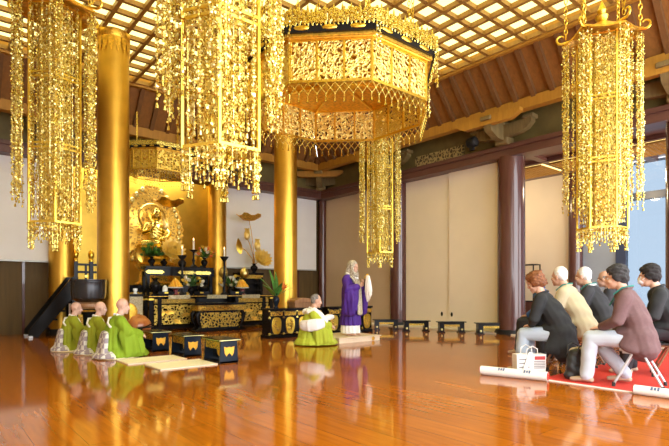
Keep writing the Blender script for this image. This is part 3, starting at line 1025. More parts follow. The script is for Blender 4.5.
def leafy_frame(t, L_, D_, H_, legw, top, apron, name_top='table_top'):
    """table with black legs, gilt bands and carved aprons"""
    mb = MB(); mb.span(-L_ / 2, L_ / 2, -D_ / 2, D_ / 2, H_ - top, H_); mb.build(name_top, 'black_lacquer', t, bevel=.006)
    for xx in (-1, 1):
        for yy in (-1, 1):
            mb = MB(); x = xx * (L_ / 2 - legw * .8); y = yy * (D_ / 2 - legw * .8)
            mb.span(x - legw / 2, x + legw / 2, y - legw / 2, y + legw / 2, 0, H_ - top)
            lg = mb.build('leg', 'black_lacquer', t, smooth=False)
            mb = MB(); mb.span(x - legw * .56, x + legw * .56, y - legw * .56, y + legw * .56, .02, .07); mb.span(x - legw * .56, x + legw * .56, y - legw * .56, y + legw * .56, H_ - top - .07, H_ - top - .02)
            mb.build('gilt_fitting', 'gold_plain', lg, smooth=False)
# long front table
t = thing('altar_table', 'long black and gold altar table across the front of the altar', 'table', (6.40, 13.22, 0))
leafy_frame(t, 3.86, .56, .96, .11, .06, .2)
mb = MB(); mb.span(-1.92, 1.92, -.285, -.28, .925, .937); mb.build('gilt_edge', 'gold_old', t, smooth=False)
for i, x in enumerate((-1.1, -.0, 1.1)):
    mb = MB(); mb.span(x - .30, x + .30, -.295, -.275, .86, .965); mb.build('brocade_tab', 'kesa_brocade', t, smooth=False)
for x0, x1 in ((-1.75, -.62), (.68, 1.75)):
    mb = MB(); mb.span(x0, x1, -.21, -.19, .18, .70); mb.build('cloud_carving', 'filigree_dark', t, smooth=False)
    mb = MB()
    for k in range(5): mb.petal((x0 + (x1 - x0) * (k + .3) / 5, -.215, .40 + .12 * math.sin(k * 2.1)), (1, 0, .5 * math.cos(k * 1.7)), (0, -1, 0), .24, .06, .1, .02, 6)
    mb.build('gilt_cloud', 'gold_old', t)
    mb = MB(); mb.span(x0, x1, -.22, -.16, .74, .86); mb.build('carved_apron', 'carved_gold_fine', t, smooth=False)
for x in (-1.62, -.58, .66, 1.58):
    mb = MB(); mb.span(x - .05, x + .05, -.25, -.17, 0, .9); mb.build('inner_post', 'black_lacquer', t, smooth=False)
mb = MB(); mb.span(-1.9, 1.9, -.24, .24, .05, .14); mb.build('stretcher', 'black_lacquer', t, bevel=.004)
mb = MB(); mb.span(-1.85, 1.85, .15, .2, .14, .9); mb.build('back_board', 'black_lacquer', t, smooth=False)
# low desk before it
t = thing('incense_desk', 'low black and gold desk with curved legs before the long altar table', 'desk', (6.15, 12.35, 0))
mb = MB(); mb.span(-.72, .72, -.24, .24, .70, .76); mb.build('desk_top', 'black_lacquer', t, bevel=.006)
mb = MB(); mb.span(-.66, .66, -.21, .21, .55, .70); mb.build('carved_apron', 'carved_gold_fine', t, smooth=False)
mb = MB(); mb.span(-.68, -.02, -.222, -.20, .57, .68); mb.span(.02, .68, -.222, -.20, .57, .68); mb.build('gilt_panel', 'carved_gold', t, smooth=False)
for sx in (-1, 1):
    for yy in (-.16, .16):
        mb = MB(); mb.tube([(sx * .60, yy, .55), (sx * .68, yy, .44), (sx * .66, yy, .28), (sx * .58, yy, .14), (sx * .62, yy, .06), (sx * .70, yy, .03)], [.055, .06, .045, .035, .04, .045], 10); mb.build('leg', 'black_lacquer', t)
mb = MB(); mb.span(-.74, .74, -.22, .22, 0, .05); mb.build('foot_board', 'black_lacquer', t, bevel=.006)
mb = MB()
mb.span(-.56, .56, -.11, -.09, .10, .50)
mb.build('peacock_carving', 'filigree_dark', t, smooth=False)
mb = MB(); mb.span(-.58, .58, .0, .03, .05, .55); mb.build('back_panel', 'blue_black_lacquer', t, smooth=False)
# upper table carrying statue offerings
t = thing('offering_table', 'tall narrow black table in front of the gilded statue', 'table', (5.64, 13.85, 0))
leafy_frame(t, 2.0, .44, 1.76, .09, .07, .2)
mb = MB(); mb.span(-1.02, 1.02, -.21, -.15, 1.50, 1.69); mb.build('apron', 'black_lacquer', t, smooth=False)
for x in (-.75, .15, .66):
    mb = MB(); mb.prism([(-.26, 0), (-.20, -.05), (.20, -.05), (.26, 0), (.20, .05), (-.20, .05)], -.01, .01, Matrix(((1, 0, 0), (0, 0, 1), (0, 1, 0))), (x, -.215, 1.6)); mb.build('gilt_plaque', 'gold_bright', t, smooth=False)
# right hand stand
t = thing('altar_shelf', 'black shelf stand holding the golden lotus stems by the white screen', 'stand', (7.86, 13.72, 0))
leafy_frame(t, .92, .34, 1.64, .08, .06, .2)
for z in (1.08, 1.3):
    mb = MB(); mb.span(-.44, .44, -.15, .15, z, z + .045); mb.build('shelf', 'black_lacquer', t, bevel=.004)
mb = MB(); mb.span(-.40, .40, .1, .13, .3, 1.58); mb.build('back_board', 'black_lacquer', t, smooth=False)
mb = MB(); mb.span(-.38, .38, -.16, -.13, 1.46, 1.57); mb.build('gilt_plaque', 'carved_gold_fine', t, smooth=False)

# statue
t = thing('buddha_statue', 'gilded seated statue on a lotus pedestal under the small canopy', 'statue', (5.42, 15.0, 1.86), R(180))
mb = MB(); mb.lathe([(.62, -.62), (.64, -.56), (.50, -.5), (.46, -.2), (.58, -.08), (.62, 0)], 8, rot0=PI / 8); mb.build('stepped_plinth', 'carved_gold', t, smooth=False)
mb = MB()
mb.lathe([(.52, 0), (.54, .06), (.46, .10), (.36, .16), (.34, .26), (.44, .34), (.56, .42), (.60, .50), (.52, .52)], 32)
for ring, (r, z, n) in enumerate(((.46, .26, 18), (.52, .34, 18))):
    for k in range(n):
        a = 2 * PI * (k + ring * .5) / n
        d = V((math.cos(a), math.sin(a), 0))
        mb.petal(d * r * .85 + V((0, 0, z - .08)), d * .6 + V((0, 0, .8)), -d + V((0, 0, .6)), .26, .085, .25, .012, 5)
mb.build('lotus_pedestal', 'gold_plain', t)
b = MB()
b.ell((0, -.02, .66), (.30, .24, .18))
b.chain([(-.22, .0, .63), (-.44, .22, .60), (-.20, .34, .60)], [.13, .11, .08]); b.chain([(.22, 0, .63), (.44, .22, .60), (.10, .38, .64)], [.13, .11, .08])
b.chain([(0, -.03, .7), (0, -.03, .95), (0, -.02, 1.16)], [.20, .21, .20], 1.15, .8)
b.chain([(-.2, -.02, 1.18), (.2, -.02, 1.18)], [.105, .105])
b.chain([(-.27, -.02, 1.18), (-.36, .04, .95), (-.20, .26, .80), (-.04, .32, .78)], [.10, .09, .075, .05])
b.chain([(.27, -.02, 1.18), (.36, .04, .95), (.26, .24, 1.0), (.22, .32, 1.14)], [.10, .09, .07, .05])
b.chain([(0, 0, 1.2), (0, .01, 1.38)], [.085, .08])
b.ell((0, .02, 1.5), (.135, .15, .18)); b.ell((0, .0, 1.66), (.085, .09, .085)); b.ell((0, .165, 1.48), (.022, .03, .04))
for s_ in (-1, 1): b.ell((s_ * .135, 0, 1.47), (.022, .035, .09))
for z in (.82, .92, 1.02, 1.12):
    b.tube([(.26, .10, z + .12), (.1, .19, z + .02), (-.1, .19, z - .06), (-.27, .08, z - .1)], .022, 8)
fuse(b, 'figure', 'gold_bright', t, .014, 3)
hb = MB()
pts = []
N1, N2 = 40, 26
def ho(u):   # half width of a boat shaped halo at height u in 0..1
    return .98 * math.sin(PI * min(1, .18 + .82 * u) ) ** .55 if u < .999 else 0.02
mb = MB()
outl = []
for i in range(25):
    u = i / 24
    outl.append((.98 * (math.sin(PI * (.14 + .86 * u) * .98) ** .6) * (1 + .05 * (i % 2)), u * 2.35))
poly = [(x, z) for x, z in outl] + [(-x, z) for x, z in outl[::-1]]
mb.prism(poly, -.04, .04, Matrix(((1, 0, 0), (0, 0, 1), (0, 1, 0))), (0, -.42, .1))
mb.build('flame_halo', 'carved_gold_large', t, smooth=False)
mb = MB()
for k in range(26):
    u = (k % 13 + .5) / 13; s_ = 1 if k < 13 else -1
    x = .86 * math.sin(PI * (.14 + .86 * u) * .98) ** .6
    mb.ell((s_ * x, -.36, .1 + u * 2.3), (.07, .05, .09), seg=10, rings=6)
mb.lathe([(.40, 0), (.43, .03), (.40, .06), (.37, .03), (.40, 0)], 28, (0, -.34, 1.5), M=Matrix.Rotation(R(90), 3, 'X'), cap=False)
mb.build('halo_bosses', 'gold_pale', t)

# golden lotus arrangements
def lotus(x, y, z, label, items):
    """items: (kind, dx, dy, dz, size)"""
    t = thing('golden_lotus', label, 'ornamental flower', (x, y, z), 0, 'gilt lotus arrangements')
    for kind, dx, dy, dz, s_ in items:
        p = V((dx, dy, dz))
        mb = MB(); mb.tube([(0, 0, 0), (dx * .15, dy * .15, dz * .45), (dx * .6, dy * .6, dz * .8), tuple(p)], .011, 6); mb.build('stem', 'gold_old', t)
        mb = MB()
        if kind == 'flower':
            TM = Matrix.Rotation(R(62), 3, 'X')
            for ring, (n, el, ln) in enumerate(((15, 14, 1.0), (12, 38, .9), (9, 60, .7))):
                for k in range(n):
                    a = 2 * PI * (k + .5 * ring) / n
                    d = TM @ V((math.cos(a) * math.cos(R(el)), math.sin(a) * math.cos(R(el)), math.sin(R(el))))
                    mb.petal(p, d, TM @ V((0, 0, 1)), s_ * ln, s_ * .33, .3, .006, 6)
            mb.build('flower', 'gold_satin', t)
        elif kind == 'bud':
            for k in range(8):
                a = 2 * PI * k / 8
                d = V((math.cos(a) * .35, math.sin(a) * .35, .95))
                mb.petal(p - V((0, 0, s_ * .2)), d, V((-d.x, -d.y, .3)), s_ * 1.25, s_ * .42, .55, .008, 6)
            mb.ell(p + V((0, 0, s_ * .3)), (s_ * .34, s_ * .34, s_ * .5))
            mb.build('bud', 'gold_satin', t)
        elif kind == 'pad':
            n = 20
            c = len(mb.v)
            for lay in (0, -.012):
                for rr_, zz in ((.04, -.02), (.5, .05), (1.0, .42)):
                    for k in range(n):
                        a = 2 * PI * k / n
                        q = s_ * rr_ * (1 + (.10 * math.sin(5 * a) if rr_ == 1 else 0))
                        mb.v.append(p + V((q * math.cos(a), q * math.sin(a), s_ * (zz + (.12 * math.sin(5 * a + 1) if rr_ == 1 else 0)) + lay)))
            for lay in (0, 1):
                o_ = c + lay * 3 * n
                for i in range(2):
                    for k in range(n):
                        f = [o_ + i * n + k, o_ + i * n + (k + 1) % n, o_ + (i + 1) * n + (k + 1) % n, o_ + (i + 1) * n + k]
                        mb.face(f if lay == 0 else f[::-1])
            for k in range(n):
                k2 = (k + 1) % n
                mb.face([c + 2 * n + k, c + 2 * n + k2, c + 5 * n + k2, c + 5 * n + k]); mb.face([c + k2, c + k, c + 3 * n + k, c + 3 * n + k2])
            mb.build('lotus_pad', 'gold_old', t)
        elif kind == 'leaf':
            mb.petal(p - V((0, 0, s_ * .9)), (-.25, 0, 1), (-.3, -1, 0), s_ * 1.9, s_ * .42, .25, .012, 8)
            mb.build('folded_leaf', 'gold_plain', t)
    return t
def vase(x, y, z, h, r, mt, label, group=None):
    t = MB(); t.lathe([(r * .62, 0), (r * .66, .04 * h), (r * .45, .12 * h), (r * .55, .22 * h), (r * .95, .45 * h), (r, .58 * h), (r * .8, .72 * h), (r * .42, .84 * h), (r * .45, .92 * h), (r * .72, h), (r * .6, h * .985), (r * .3, h * .86)], 20)
    o = t.build('vase', mt)
    o.location = (x, y, z)
    return tag(o, label, 'vase', group)
lx, ly = at(254, 15.71)[0], 13.72
vase(lx, ly, 1.64, .30, .12, 'black_lacquer', 'dark vase holding the golden lotus stems on the black shelf stand')
lotus(lx, ly, 1.80, 'golden lotus with flower, buds and tall leaf before the white screen',
      [('flower', .17, -.12, .24, .36), ('bud', .12, 0, .60, .27), ('bud', -.26, -.02, .92, .26), ('pad', -.18, 0, 1.50, .37), ('leaf', -.48, 0, .66, .26)])
lx, ly = at(158, 14.35)
vase(lx, 13.86, 1.76, .22, .10, 'black_lacquer', 'dark vase under the golden lotus in front of the statue')
lotus(lx, 13.84, 1.90, 'golden lotus with a dark broad leaf crossing the statue',
      [('flower', .16, -.12, .26, .40), ('pad', .16, 0, 1.58, .40), ('bud', .04, 0, .95, .24), ('leaf', -.62, -.02, .20, .26)])

# candles and candlesticks
def candlestick(x, y, z, h, label, candle_label, ch=.24):
    t = thing('candlestick', label, 'candlestick', (x, y, z), 0, 'altar candlesticks')
    mb = MB(); mb.lathe([(.11, 0), (.115, .03), (.08, .05), (.05, .09)], 18); mb.build('base', 'black_iron', t)
    mb = MB(); mb.lathe([(.035, .08), (.03, h * .3), (.05, h * .42), (.03, h * .52), (.025, h * .85), (.04, h * .9)], 14); mb.build('stem', 'black_iron', t)
    mb = MB(); mb.lathe([(.035, h * .88), (.10, h * .95), (.13, h), (.12, h), (.03, h * .93)], 18); mb.build('drip_pan', 'black_iron', t)
    c = thing('candle', candle_label, 'candle', (x, y, z + h * .95), 0, 'lit altar candles')
    mb = MB(); mb.lathe([(.024, 0), (.027, ch * .5), (.032, ch), (.01, ch + .005)], 12); mb.build('wax', 'candle_wax', c)
    mb = MB(); mb.lathe([(.002, 0), (.012, .02), (.009, .04), (.001, .075)], 8, (0, 0, ch + .01)); mb.build('flame', 'flame', c)
    mb = MB(); mb.tube([(0, 0, ch), (0, 0, ch + .025)], .003, 5); mb.build('wick', 'black_iron', c)
x, y = at(187, 13.45); candlestick(x, 13.24, .96, 1.10, 'tall black candlestick on the altar table, left of the two on it', 'white candle on the tall left candlestick')
x, y = at(229, 14.3); candlestick(x, 13.24, .96, 1.12, 'tall black candlestick on the altar table before the white screen', 'white candle in front of the white screen', .26)
x, y = at(193, 14.6); candlestick(x, 13.86, 1.76, .52, 'slim black candlestick on the tall narrow table before the gilded wall', 'white candle before the gilded wall', .30)

def bouquet(x, y, z, s_, label, seed, cols=('white_flower', 'yellow_flower', 'orange_flower'), nl=30, nf=20):
    r_ = random.Random(seed)
    t = thing('flower_bouquet', label, 'flowers', (x, y, z), 0, 'flower offerings on the altar')
    mb = MB()
    for k in range(nl):
        a = r_.random() * 2 * PI; el = r_.uniform(.2, 1.4)
        d = V((math.cos(a) * math.cos(el), math.sin(a) * math.cos(el), math.sin(el)))
        mb.petal(d * s_ * .15, d, V((0, 0, 1)) if el < 1.2 else V((1, 0, 0)), s_ * r_.uniform(.7, 1.15), s_ * .13, -.2, .003, 5)
    mb.build('foliage', 'leaf_green', t)
    for k in range(nf):
        a = r_.random() * 2 * PI; el = r_.uniform(.0, 1.3)
        d = V((math.cos(a) * math.cos(el), math.sin(a) * math.cos(el) - .2, math.sin(el)))
        p = d * s_ * r_.uniform(.55, .95)
        mb = MB()
        for q in range(7):
            b_ = 2 * PI * q / 7
            e = (d + V((math.cos(b_), math.sin(b_), .2)) * .9)
            mb.petal(p, e, d, s_ * .30, s_ * .12, .3, .003, 4)
        mb.ell(p + d * s_ * .03, (s_ * .05,) * 3, seg=8, rings=5)
        mb.build('flower', cols[k % len(cols)], t)
    mb = MB()
    for k in range(4): mb.tube([(0, 0, -s_ * .5), (.02 * (k - 1.5), .01 * k, s_ * .2)], .006, 5)
    mb.build('stems', 'leaf_green', t)
def pot_and_flowers(x, y, z, h, r, s_, lab_v, lab_f, seed, cols):
    vase(x, y, z, h, r, 'black_lacquer', lab_v, 'dark vases on the altar tables')
    bouquet(x, y, z + h * .98, s_, lab_f, seed, cols)
x, y = at(194.5, 13.6); pot_and_flowers(x, 13.15, .96, .24, .10, .32, 'dark vase with white flowers right of the left mound offering', 'white and green flowers right of the left mound offering', 3, ('white_flower', 'white_flower', 'yellow_flower'))
x, y = at(235, 14.5); pot_and_flowers(x, 13.32, .96, .24, .10, .32, 'dark vase with white flowers beside the right mound offering', 'white and green flowers beside the right mound offering', 4, ('white_flower', 'yellow_flower', 'white_flower'))
x, y = at(203.5, 14.8); pot_and_flowers(x, 13.84, 1.76, .30, .10, .32, 'dark vase on the tall narrow table beside the rear candle', 'orange and white flowers beside the rear candle', 5, ('orange_flower', 'white_flower', 'yellow_flower'))
x, y = at(149, 13.9); pot_and_flowers(x, 13.82, 1.76, .26, .10, .34, 'dark vase holding green branches in front of the statue', 'dark green branches in front of the statue', 6, ('leaf_bright', 'leaf_green'))
x, y = at(157, 13.1); vase(x, 13.22, .96, .46, .15, 'black_lacquer', 'tall bulbous black vase at the left end of the altar table')
x, y = at(207, 13.9); vase(x, 13.22, .96, .36, .17, 'black_lacquer', 'round black vase in the middle of the altar table')
x, y = at(180, 14.4)
mb = MB(); mb.lathe([(.05, 0), (.10, .04), (.12, .12), (.10, .17), (.08, .18), (.085, .2)], 18)
o = mb.build('incense_burner', 'black_iron'); o.location = (x, 13.80, 1.76); tag(o, 'small black incense burner right of the golden lotus flower', 'incense burner')
x, y = at(166, 13.2)
mb = MB(); mb.lathe([(.07, 0), (.075, .02), (.07, .08), (.068, .20), (.06, .21), (.05, .24), (.02, .27)], 18)
o = mb.build('porcelain_jar', 'porcelain'); o.location = (x, 13.10, .96); tag(o, 'small pale lidded jar on the left of the altar table', 'jar')
for k, (xx, lab) in enumerate(((4.95, 'low black tray at the left end of the altar table'), (5.95, 'low black tray between the mound offerings'), (7.05, 'low black tray right of the right mound offering'))):
    t = thing('lacquer_tray', lab, 'tray', (xx, 13.03, .96), 0, 'black trays on the altar table')
    mb = MB(); mb.span(-.22, .22, -.075, .075, .03, .10); mb.build('tray_body', 'black_lacquer', t, bevel=.004)
    mb = MB(); mb.span(-.18, .18, -.06, .06, 0, .03); mb.build('tray_foot', 'black_lacquer', t, smooth=False)
    mb = MB(); mb.span(-.05, .05, -.079, -.074, .045, .085); mb.build('gilt_fitting', 'gold_plain', t, smooth=False)
def mound(px, Z, y, label_s, label_m):
    x, _ = at(px, Z)
    t = thing('offering_stand', label_s, 'stand', (x, y, .96), 0, 'red offering stands')
    mb = MB(); mb.lathe([(.10, 0), (.11, .02), (.06, .04), (.055, .14), (.09, .17)], 20); mb.build('pedestal', 'red_lacquer', t)
    mb = MB(); mb.lathe([(.06, .17), (.20, .20), (.205, .22), (.19, .225)], 24); mb.build('plate', 'porcelain', t)
    o = thing('sweet_mound', label_m, 'offering', (x, y, 1.185), 0, 'orange mound offerings')
    mb = MB()
    for lay in range(5):
        n = 11 - 2 * lay
        for k in range(n):
            a = 2 * PI * (k + .5 * lay) / n
            mb.ell((.155 * (1 - lay / 5) * math.cos(a), .155 * (1 - lay / 5) * math.sin(a), .025 + lay * .042), (.042, .042, .03), seg=8, rings=6)
    mb.lathe([(.15, 0), (.02, .2)], 14)
    mb.build('sweets', 'orange_offering', o)
    mb = MB(); mb.ell((0, 0, .225), (.02, .02, .03), seg=8, rings=6); mb.build('top_piece', 'gold_bright', o)
mound(178.5, 13.3, 13.12, 'red stand under the left orange mound', 'orange mound of sweets on the left of the altar table')
mound(244, 14.7, 13.14, 'red stand under the right orange mound', 'orange mound of sweets on the right of the altar table')
x, y = at(222, 14.6)
for k, (dx, lab) in enumerate(((-.12, 'small pale gold lantern just left of the candle by the white screen'), (.42, 'small pale gold lantern just right of the candle by the white screen'))):
    t = thing('altar_lantern', lab, 'lantern', (7.02 + dx * 1.3, 13.45, .96), 0, 'pale gold lanterns')
    mb = MB(); mb.lathe([(.07, 0), (.075, .02), (.025, .05), (.022, .46), (.05, .50)], 14); mb.build('stem', 'black_iron', t)
    mb = MB(); mb.lathe([(.05, .50), (.12, .58), (.13, .68), (.09, .78), (.03, .82), (.005, .86)], 16); mb.build('globe', 'gold_pale', t)
# brocade covered side table left of the altar table
x, y = at(133, 12.6)
t = thing('side_table', 'gold brocade covered side table behind the wooden drum', 'table', (3.86, 12.75, 0))
mb = MB(); mb.span(-.34, .34, -.25, .25, .94, 1.0); mb.build('table_top', 'black_lacquer', t, bevel=.006)
mb = MB()
for k in range(12):
    pass
mb.span(-.33, .33, -.24, .24, .22, .94); mb.build('brocade_cover', 'kesa_brocade', t, smooth=False, bevel=.02)
for xx in (-.28, .28):
    for yy in (-.2, .2):
        mb = MB(); mb.span(xx - .035, xx + .035, yy - .035, yy + .035, 0, .24); mb.build('leg', 'black_lacquer', t, smooth=False)
mb = MB(); mb.ell((0, -.245, .56), (.2, .02, .22), seg=16, rings=8); mb.build('gilt_crest', 'gold_old', t)
for k, (dx, h) in enumerate(((-.2, .14), (0, .2), (.2, .14))):
    mb = MB(); mb.lathe([(.05, 0), (.055, .01), (.03, h * .3), (.06, h * .7), (.055, h)], 14)
    o = mb.build('offering_cup', ['porcelain', 'gold_plain', 'porcelain'][k]); o.location = (3.86 + dx, 12.7, 1.0)
    tag(o, ['white offering cup at the left of the brocade side table', 'gold offering cup in the middle of the brocade side table', 'white offering cup at the right of the brocade side table'][k], 'cup', 'cups on the side table')

# ------------------------------------------------------------------ desks with oval panels
def oval_desk(x, y, L_, n, label):
    t = thing('carved_desk', label, 'desk', (x, y, 0), 0, 'black desks with gold oval panels')
    D_, H_ = .42, .68
    mb = MB(); mb.span(-L_ / 2, L_ / 2, -D_ / 2, D_ / 2, H_ - .05, H_); tp = mb.build('desk_top', 'black_lacquer', t, bevel=.006)
    mb = MB(); mb.span(-L_ / 2 + .03, L_ / 2 - .03, -D_ / 2 + .03, D_ / 2 - .03, .08, H_ - .05); mb.build('body', 'black_lacquer', t, smooth=False)
    mb = MB(); mb.span(-L_ / 2, L_ / 2, -D_ / 2, D_ / 2, 0, .07); mb.build('plinth', 'black_lacquer', t, bevel=.006)
    w_ = L_ / n
    y0 = -D_ / 2 + .03
    for k in range(n):
        xc = -L_ / 2 + (k + .5) * w_
        mb = MB()
        pts = []
        for i in range(20):
            a = 2 * PI * i / 20
            zz = math.sin(a); q = 1.0 if zz > 0 else 1.0
            pts.append((w_ * .33 * abs(math.cos(a)) ** .7 * (1 if math.cos(a) > 0 else -1) * (1 + .12 * zz), .195 * abs(zz) ** .8 * (1 if zz > 0 else -1)))
        mb.prism(pts, -.018, .018, Matrix(((1, 0, 0), (0, 0, 1), (0, 1, 0))), (xc, y0, .285))
        pn = mb.build('oval_panel', 'gold_plain', t, bevel=.006)
        mb = MB()
        r_ = random.Random(k)
        for q in range(16):
            a = r_.random() * 6.28; rr_ = r_.random() ** .5 * .8
            mb.ell((xc + w_ * .28 * rr_ * math.cos(a), y0 - .02, .285 + .16 * rr_ * math.sin(a)), (.026, .014, .03), seg=7, rings=5)
        mb.build('relief', 'carved_gold_fine', pn)
        mb = MB(); mb.span(xc - w_ * .43, xc + w_ * .43, y0 - .015, y0 + .01, .51, .61); mb.build('carved_band', 'carved_gold', t, smooth=False, bevel=.005)
        mb = MB(); mb.span(xc - w_ * .43, xc + w_ * .43, -D_ / 2 + .0, -D_ / 2 + .03, .10, .105)
        mb.build('gilt_line', 'gold_bright', t, smooth=False)
        for z0, z1 in ((.60, .64), (.45, .50), (.08, .13)):
            mb = MB(); mb.span(xc - w_ / 2 - .025, xc - w_ / 2 + .025, y0 - .02, y0 + .01, z0, z1); mb.build('gilt_fitting', 'gold_bright', t, smooth=False)
oval_desk(6.72, 9.66, 1.50, 4, 'black desk with gold oval panels left of the kneeling monk in lime green')
oval_desk(8.42, 9.66, 1.50, 4, 'black desk with gold oval panels behind the standing monk')
t = thing('sutra_chest', 'brown wooden box with bowed lid on the carved desk', 'box', (6.98, 9.68, .68))
mb = MB(); mb.prism([(-.26, 0), (.26, 0), (.26, .12), (-.26, .12)], -.14, .14, Matrix(((1, 0, 0), (0, 0, -1), (0, 1, 0)))); mb.build('box_body', 'brown_box', t, bevel=.01)
mb = MB(); mb.prism([(-.29, .12), (.29, .12), (.27, .17), (.15, .22), (0, .235), (-.15, .22), (-.27, .17)], -.16, .16, Matrix(((1, 0, 0), (0, 0, -1), (0, 1, 0)))); mb.build('bowed_lid', 'brown_box', t, bevel=.008)
# plant in a vase on the desk
vx, vy = 6.30, 9.72
vase(vx, vy, .681, .34, .085, 'blue_black_lacquer', 'slim dark vase on the left end of the carved desk')
t = thing('leafy_plant', 'long green leaves with an orange flower in the slim dark vase', 'plant', (vx, vy, 1.0))
for k, (a, el, ln, wd) in enumerate(((.4, 75, .62, .075), (2.6, 62, .56, .08), (1.5, 82, .66, .07), (3.4, 45, .50, .08), (5.6, 40, .42, .07), (0.0, 55, .46, .065), (4.6, 60, .42, .07))):
    d = V((math.cos(a) * math.cos(R(el)), math.sin(a) * math.cos(R(el)), math.sin(R(el))))
    mb = MB(); mb.petal((0, 0, -.05), d, V((0, 0, 1)) if el < 70 else V((.3, -1, .2)), ln, wd, -.22, .003, 8); mb.build('leaf', 'leaf_bright' if k % 2 else 'leaf_green', t)
mb = MB()
for k in range(5):
    mb.petal((.14, -.06, .10), (math.cos(k * 1.2) * .6 + .5, -.4 + math.sin(k * 1.2) * .4, .6), (0, 0, 1), .20, .03, .1, .004, 5)
mb.build('flower', 'orange_flower', t)

# ------------------------------------------------------------------ small desks, mats, drum, bowl gong
def sutra_desk(x, y, L_, label):
    t = thing('sutra_desk', label, 'desk', (x, y, 0), 0, 'small black desks before the straw mats')
    W_, H_ = .29, .36
    mb = MB(); mb.span(-W_ / 2 - .03, W_ / 2 + .03, -L_ / 2 - .03, L_ / 2 + .03, H_ - .03, H_); mb.build('desk_top', 'black_lacquer', t, bevel=.004)
    mb = MB(); mb.span(-W_ / 2 - .032, W_ / 2 + .032, -L_ / 2 - .034, -L_ / 2 - .024, H_ - .020, H_ - .010); mb.span(-W_ / 2 - .034, -W_ / 2 - .024, -L_ / 2, L_ / 2, H_ - .020, H_ - .010); mb.build('gilt_edge', 'gold_pale', t, smooth=False)
    for s_ in (-1, 1):
        mb = MB(); mb.prism([(-W_ / 2 + .01, H_ - .03), (-W_ / 2 - .01, .0), (W_ / 2 + .01, 0), (W_ / 2 - .01, H_ - .03)], -.015, .015, Matrix(((1, 0, 0), (0, 0, 1), (0, 1, 0))), (0, s_ * (L_ / 2 - .015), 0))
        e = mb.build('end_board', 'blue_black_lacquer', t, bevel=.003)
        mb = MB()
        mb.prism([(-.085, .22), (-.035, .205), (0, .215), (.035, .205), (.085, .22), (.075, .12), (.045, .075), (.028, .10), (0, .125), (-.028, .10), (-.045, .075), (-.075, .12)], -.004, .004, Matrix(((1, 0, 0), (0, 0, 1), (0, 1, 0))), (0, s_ * (L_ / 2 + .003), .03))
        mb.build('gold_emblem', 'orange_offering', e, smooth=False)
    mb = MB(); mb.span(-W_ / 2 + .012, -W_ / 2 + .03, -L_ / 2 + .03, L_ / 2 - .03, H_ - .15, H_ - .035); mb.build('carved_band', 'carved_gold', t, smooth=False)
    mb = MB(); mb.span(W_ / 2 - .03, W_ / 2 - .012, -L_ / 2 + .03, L_ / 2 - .03, H_ - .15, H_ - .035); mb.build('carved_band', 'carved_gold', t, smooth=False)
    mb = MB(); mb.span(-.01, .01, -L_ / 2 + .03, L_ / 2 - .03, .05, H_ - .15); bd = mb.build('middle_board', 'blue_black_lacquer', t, smooth=False)
    mb = MB(); mb.prism([(-.10, .13), (-.04, .12), (0, .13), (.04, .12), (.10, .13), (.08, .05), (0, .02), (-.08, .05)], -.004, .004, Matrix(((0, 0, 1), (1, 0, 0), (0, 1, 0))), (-.013, 0, .05)); mb.build('gold_emblem', 'orange_offering', bd, smooth=False)
    mb = MB(); mb.span(-W_ / 2, W_ / 2, -L_ / 2, L_ / 2, .0, .03); mb.build('foot_board', 'black_lacquer', t, smooth=False)
sutra_desk(3.53, 7.01, .55, 'small black desk with gold emblems nearest the viewer beside the front straw mat')
sutra_desk(3.42, 8.06, .55, 'small black desk with gold emblems between two others')
sutra_desk(3.26, 9.06, .52, 'small black desk with gold emblems next to the wooden drum')
def straw(x0, x1, y0, y1, label, name='straw_mat'):
    t = thing(name, label, 'mat', ((x0 + x1) / 2, (y0 + y1) / 2, 0), 0, 'pale straw mats')
    a, b_ = (x1 - x0) / 2, (y1 - y0) / 2
    mb = MB(); mb.span(-a, a, -b_, b_, .001, .016); mb.build('woven_straw', 'straw_mat', t, smooth=False)
    for q in (-1, 1):
        mb = MB(); mb.span(-a, a, q * b_ - .014, q * b_ + .014, 0, .019); mb.build('cloth_border', 'pale_wood', t, smooth=False)
straw(2.48, 3.33, 6.72, 7.34, 'empty pale straw mat nearest the viewer beside a black desk')
straw(2.30, 3.20, 7.52, 8.06, 'pale straw mat in front of the nearest monk')
# thin seat mats
MONKS = [(71.5, 9.05), (95.5, 8.6), (117, 8.08)]
for i, (px, Z) in enumerate(MONKS):
    x, y = at(px, Z)
    mb = MB(); mb.lathe([(.33, .001), (.34, .01), (.33, .020), (.1, .020)], 28, sx=1, sy=1)
    o = mb.build('round_mat', 'straw_mat'); o.location = (x, y, 0)
    tag(o, ['round straw mat under the monk farthest left', 'round straw mat under the middle of three monks', 'round straw mat under the nearest of three monks'][i], 'mat', 'round mats under the monks')
# mokugyo
t = thing('wooden_drum', 'red brown wooden fish drum beside the nearest monk', 'drum', (3.22, 9.86, .18), R(20))
b = MB()
b.ell((0, 0, .22), (.25, .22, .20)); b.ell((.02, 0, .34), (.12, .10, .09)); b.chain([(-.12, 0, .37), (0, 0, .42), (.12, 0, .37)], [.05, .045, .05])
fuse(b, 'drum_body', 'red_brown_wood', t, .014, 3)
mb = MB(); mb.ell((0, -.19, .20), (.21, .045, .022), seg=16, rings=7); mb.build('sound_slit', 'black_iron', t)
mb = MB(); mb.tube([(-.14, -.24, .18), (.22, -.26, .30)], .012, 8); mb.ell((-.16, -.24, .175), (.05, .035, .035)); mb.build('mallet', 'black_lacquer', t)
t = thing('drum_cushion', 'dark round cushion under the wooden drum', 'cushion', (3.22, 9.86, 0))
mb = MB(); mb.lathe([(.23, .0), (.27, .05), (.275, .11), (.23, .165), (.10, .185), (.01, .19)], 24); mb.build('pad', 'black_iron', t)
